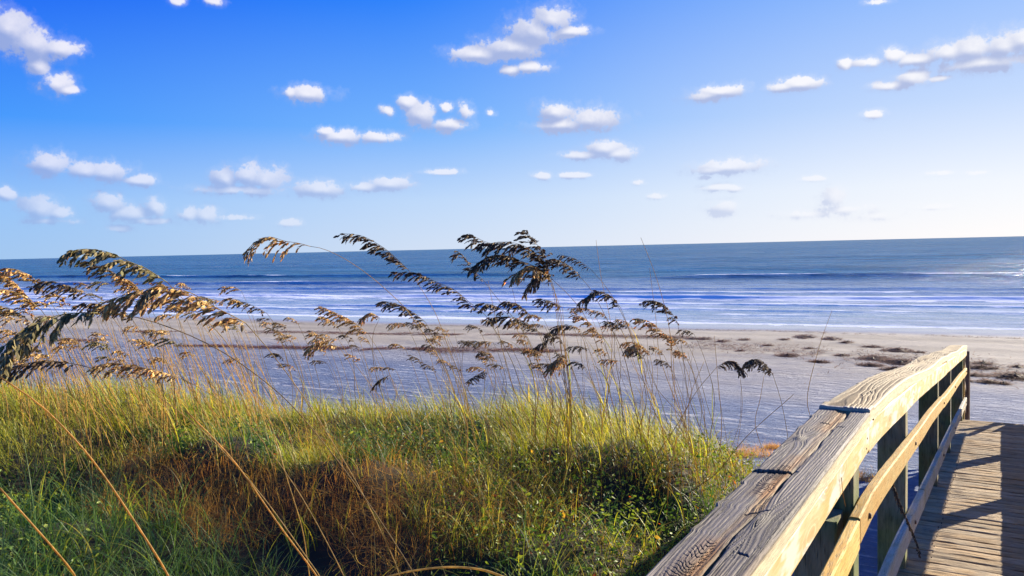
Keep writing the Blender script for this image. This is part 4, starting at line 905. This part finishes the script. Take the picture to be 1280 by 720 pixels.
# dried seed head hanging in the railing
dr = thing('dried_seed_head', 'dry brown seed head hanging point down through the railing over the planks', 'seed head', at(1118, 600, 3.9))
rp = np.array([at(x, y_, dd) for x, y_, dd in ((1150, 694, 3.75), (1147, 682, 3.76), (1140, 664, 3.78), (1132, 646, 3.8), (1124, 628, 3.84), (1116, 606, 3.9), (1108, 585, 4.0))])-np.array(dr.location)
seed_head(dr, spline(rp, 16), .62, 'dark', random.Random(3), True, dens=1.6, droop=.35, fan=.45)
mb = MB(); mb.tube(rp, .001, .002, 4, (.2, .13, .06)); link('stem', mb.mesh('stem', M_STRAW), None, dr)
mb = MB(); p0 = np.array([XF+.003, 2.63, 1.0]); mb.tube([(0, 0, .05), (0, .02, .0), (.004, .05, -.055)], .0012, .0008, 4, (.35, .22, .06)); o = link('straw', mb.mesh('straw', M_STRAW)); o.location = p0; tag(o, 'tiny stray straw stuck on the pale face of the railing', 'straw')

# dry brown tufts on the sand by the boardwalk
def tuft(x, y_, s, lab, n=520):
    h = hit(x, y_); r2 = np.random.default_rng(int(x)); a = r2.uniform(0, 2*pi, n); rr_ = r2.random(n)**.6*s*.5
    Pt = np.c_[rr_*np.cos(a), rr_*np.sin(a), np.zeros(n)]
    v, f, c = blades(Pt, r2.uniform(.1, .26, n)*s/.45, np.full(n, .003), a*0+r2.uniform(0, 2*pi, n), r2.uniform(.2, 1.2, n), r2.uniform(.5, 2.2, n), 6, palette(BR, n)*.8, palette(BR, n)*1.1, wiggle=1.0)
    o = link('dry_tuft', mesh_np('dry_tuft', v, f, col=c, mat=M_STRAW)); o.location = Vector(h.tolist()); tag(o, lab, 'tuft')
tuft(945, 569, .62, 'dry brown tuft on the sand behind the railing joint'); tuft(922, 571, .4, 'small brown tuft at the edge of the dune grass'); tuft(1076, 600, .5, 'dry brown tuft seen between two railing posts'); tuft(1022, 700, .35, 'small dry tuft beneath the middle rail'); tuft(966, 560, .3, 'little brown tuft beside the larger one behind the railing joint')

# ------------------------------------------------------------------ seaweed
def weed(n, a, b, hh, seedv, lines=None):
    r2 = np.random.default_rng(seedv)
    if lines is None:
        q = r2.random(n)**.55; t_ = r2.uniform(0, 2*pi, n); Pt = np.c_[a*q*np.cos(t_), b*q*np.sin(t_), hh*(1-q)*r2.random(n)]
        k = r2.random(n) < .45+.55*fbm(Pt[:, 0]*4+seedv, Pt[:, 1]*4, 2); Pt = Pt[k]
    else: Pt = lines
    n = len(Pt)
    return blades(Pt, r2.uniform(.10, .30, n), r2.uniform(.015, .035, n), r2.uniform(0, 2*pi, n), r2.uniform(1.3, 1.6, n), r2.uniform(0, .25, n), 3, palette([(.11, .028, .008), (.17, .05, .010), (.035, .012, .006)], n), palette([(.30, .09, .015), (.09, .025, .008), (.36, .13, .025)], n))
WD = [(866,424,20,4,'leftmost'),(880,424,14,4,''),(903,427,14,4,''),(931,425,12,3,''),(980,425,12,3,''),(1005,422,24,7,''),(1039,424,20,5,''),(1058,428,12,3,''),(925,439,8,2,''),(1090,434,22,3,''),(1122,439,34,7,''),(985,445,24,5,''),(1053,445,16,4,''),(1094,449,34,7,''),(1127,454,46,9,''),(1022,453,22,4,''),(1088,457,26,4,''),(1119,462,26,5,''),(1229,455,20,5,''),(1226,460,34,5,''),(1268,472,46,11,''),(1272,459,10,4,''),(1218,470,26,4,''),(1236,478,22,4,''),(1254,480,10,3,''),(1205,476,12,3,''),(1150,441,10,3,''),(1012,436,12,2,''),(960,432,10,2,'')]
WLAB = ['flat dark seaweed patch farthest left of the clumps beyond the stalks', 'dark seaweed strip just right of the farthest left patch', 'thin seaweed patch above the two bushy seed heads', 'thin seaweed strip above the right bushy seed head', 'small seaweed strip left of the lone leaning stalk', 'red-brown seaweed heap just left of the lone leaning stalk', 'red-brown seaweed heap just right of the lone leaning stalk tip', 'small seaweed scrap right of the heaps by the lone stalk', 'tiny seaweed scrap above the left bushy head', 'long thin seaweed strip above the middle of the sand', 'broad dark seaweed heap left of the railing end', 'seaweed patch left of the lone stalk, in the lower row', 'dark seaweed patch right of the lone stalk, in the lower row', 'long red-brown seaweed patch in the lower row', 'largest seaweed heap left of the railing end', 'thin brown seaweed patch under the lower row by the lone stalk', 'faint brown seaweed under the long red-brown patch', 'brown seaweed just above the far cap board', 'upper dark seaweed strip right of the end post', 'wider seaweed strip right of the end post', 'biggest orange-brown seaweed heap at the right edge', 'small dark scrap above the big heap at the right edge', 'thin seaweed strip beside the end post', 'seaweed strip low beside the end post', 'tiny scrap between the low strip and the big right heap', 'small patch hugging the end post', 'small scrap right of the broad dark heap', 'tiny seaweed scrap by the lone stalk between the rows', 'tiny seaweed scrap above the nearest bushy head']
for k, ((x, y_, wpx, hpx, _), lab) in enumerate(zip(WD, WLAB)):
    h = hit(x, y_); dist = float((h-EYE)@FW); a = wpx*.60*dist/F; b_ = max(.2, hpx*.5*dist/F*dist/4.0)
    v, f, c = weed(int(110+wpx*hpx*4.5), a, b_, .05+.012*hpx, k+3)
    # a low lumpy heap beneath
    nr, nc = 5, 14; q = np.linspace(0, 1, nr)[:, None]; tt = np.linspace(0, 2*pi, nc, endpoint=False)[None]; rad = 1+.35*(vnoise(np.cos(tt)*2+k+q*0, np.sin(tt)*2+q*0+5)-.5)*2
    vv = np.stack([a*.8*q*np.cos(tt)*rad, b_*.8*q*np.sin(tt)*rad, (.035+.009*hpx)*(1-q**1.5)*(.6+.8*vnoise(q*5+k, tt*2))-.01], -1).reshape(-1, 3)
    f2 = grid_faces(nr, nc, True)+len(v)
    me = mesh_np('seaweed', np.concatenate([v, vv]), np.concatenate([f, f2]), col=np.concatenate([c, np.tile([.07, .03, .015], (len(vv), 1))]), mat=M_WEED, smooth=False)
    o = link('seaweed_clump', me); o.location = Vector(h.tolist()); o.rotation_euler = (0, 0, radians(7)); tag(o, lab, 'seaweed', 'seaweed clumps on the sand')
# wrack lines on the left
def wrack(p, thick_px, n, gap, seedv, lab, name='wrack_line'):
    r2 = np.random.default_rng(seedv); pts = []
    hs_ = np.array([hit(x, y_) for x, y_ in p]); xs = np.array([q[0] for q in p])
    while len(pts) < n:
        x = r2.uniform(xs[0], xs[-1]); 
        if vnoise(np.array([x*.02+seedv]), np.array([1.0]))[0]+.5*(vnoise(np.array([x*.12+seedv]), np.array([4.0]))[0]-.5) < gap: continue
        c0_ = np.array([np.interp(x, xs, hs_[:, i]) for i in range(2)]); yy = c0_[1]+r2.normal(0, 1)*thick_px*(.5+vnoise(np.array([x*.03]), np.array([seedv*1.0]))[0])+.8*(vnoise(np.array([x*.02+5]), np.array([2.]))[0]-.5)
        pts.append((c0_[0]+r2.normal(0, .1), yy, float(ground_z(c0_[0], yy))+.03*r2.random()))
    v, f, c = weed(0, 0, 0, 0, seedv, np.array(pts))
    o = link(name, mesh_np(name, v, f, col=c, mat=M_WEED, smooth=False), None, None, kind='stuff'); tag(o, lab, 'seaweed')
wrack([(150, 414), (330, 415), (520, 418), (700, 418), (860, 422)], .48, 9000, .22, 2, 'upper dark seaweed line along the sand left of the middle')
wrack([(60, 424), (240, 433), (420, 436), (560, 437), (700, 439)], .6, 10000, .26, 4, 'lower broader dark seaweed line along the sand left of the middle')
wrack([(300, 404), (640, 408), (960, 414), (1280, 424)], .25, 1800, .4, 6, 'faint line of seaweed scraps near the water', 'wrack_scraps')
wrack([(860, 430), (1000, 440), (1150, 452), (1278, 470)], 1.7, 4200, .25, 8, 'small seaweed scraps strewn over the sand between the clumps', 'wrack_scraps')

# ------------------------------------------------------------------ boat on the horizon
bp_ = at(86, 321.9, 5200); bp_[2] = SEA
bt = thing('distant_boat', 'tiny boat with a mast far away on the horizon at the left', 'boat', bp_)
mb = MB(); L = 16
sec = [(-L/2, 1.6, 2.2), (-L/4, 2.3, 2.0), (0, 2.5, 1.9), (L/4, 2.0, 2.2), (L/2, .1, 3.0)]
V = []
for x, hw, hz in sec: V += [(x, -hw, hz), (x, -hw*.6, -.3), (x, hw*.6, -.3), (x, hw, hz)]
mb.add(V, [tuple(q) for q in grid_faces(5, 4, True)]+[(0, 1, 2, 3), (19, 18, 17, 16)], (.08, .09, .12)); link('hull', mb.mesh('hull', M_LEAF, False), None, bt)
mb = MB(); mb.box(-3, 3, -1.4, 1.4, 2.0, 5.2, (.6, .62, .66)); mb.box(-1, 2, -1.2, 1.2, 5.2, 7.2, (.6, .62, .66)); link('cabin', mb.mesh('cabin', M_LEAF, False), None, bt).location = (4, 0, 0)
mb = MB(); mb.tube([(-2, 0, 2), (-2, 0, 14)], .8, .5, 6, (.06, .07, .1)); link('mast', mb.mesh('mast', M_LEAF), None, bt)
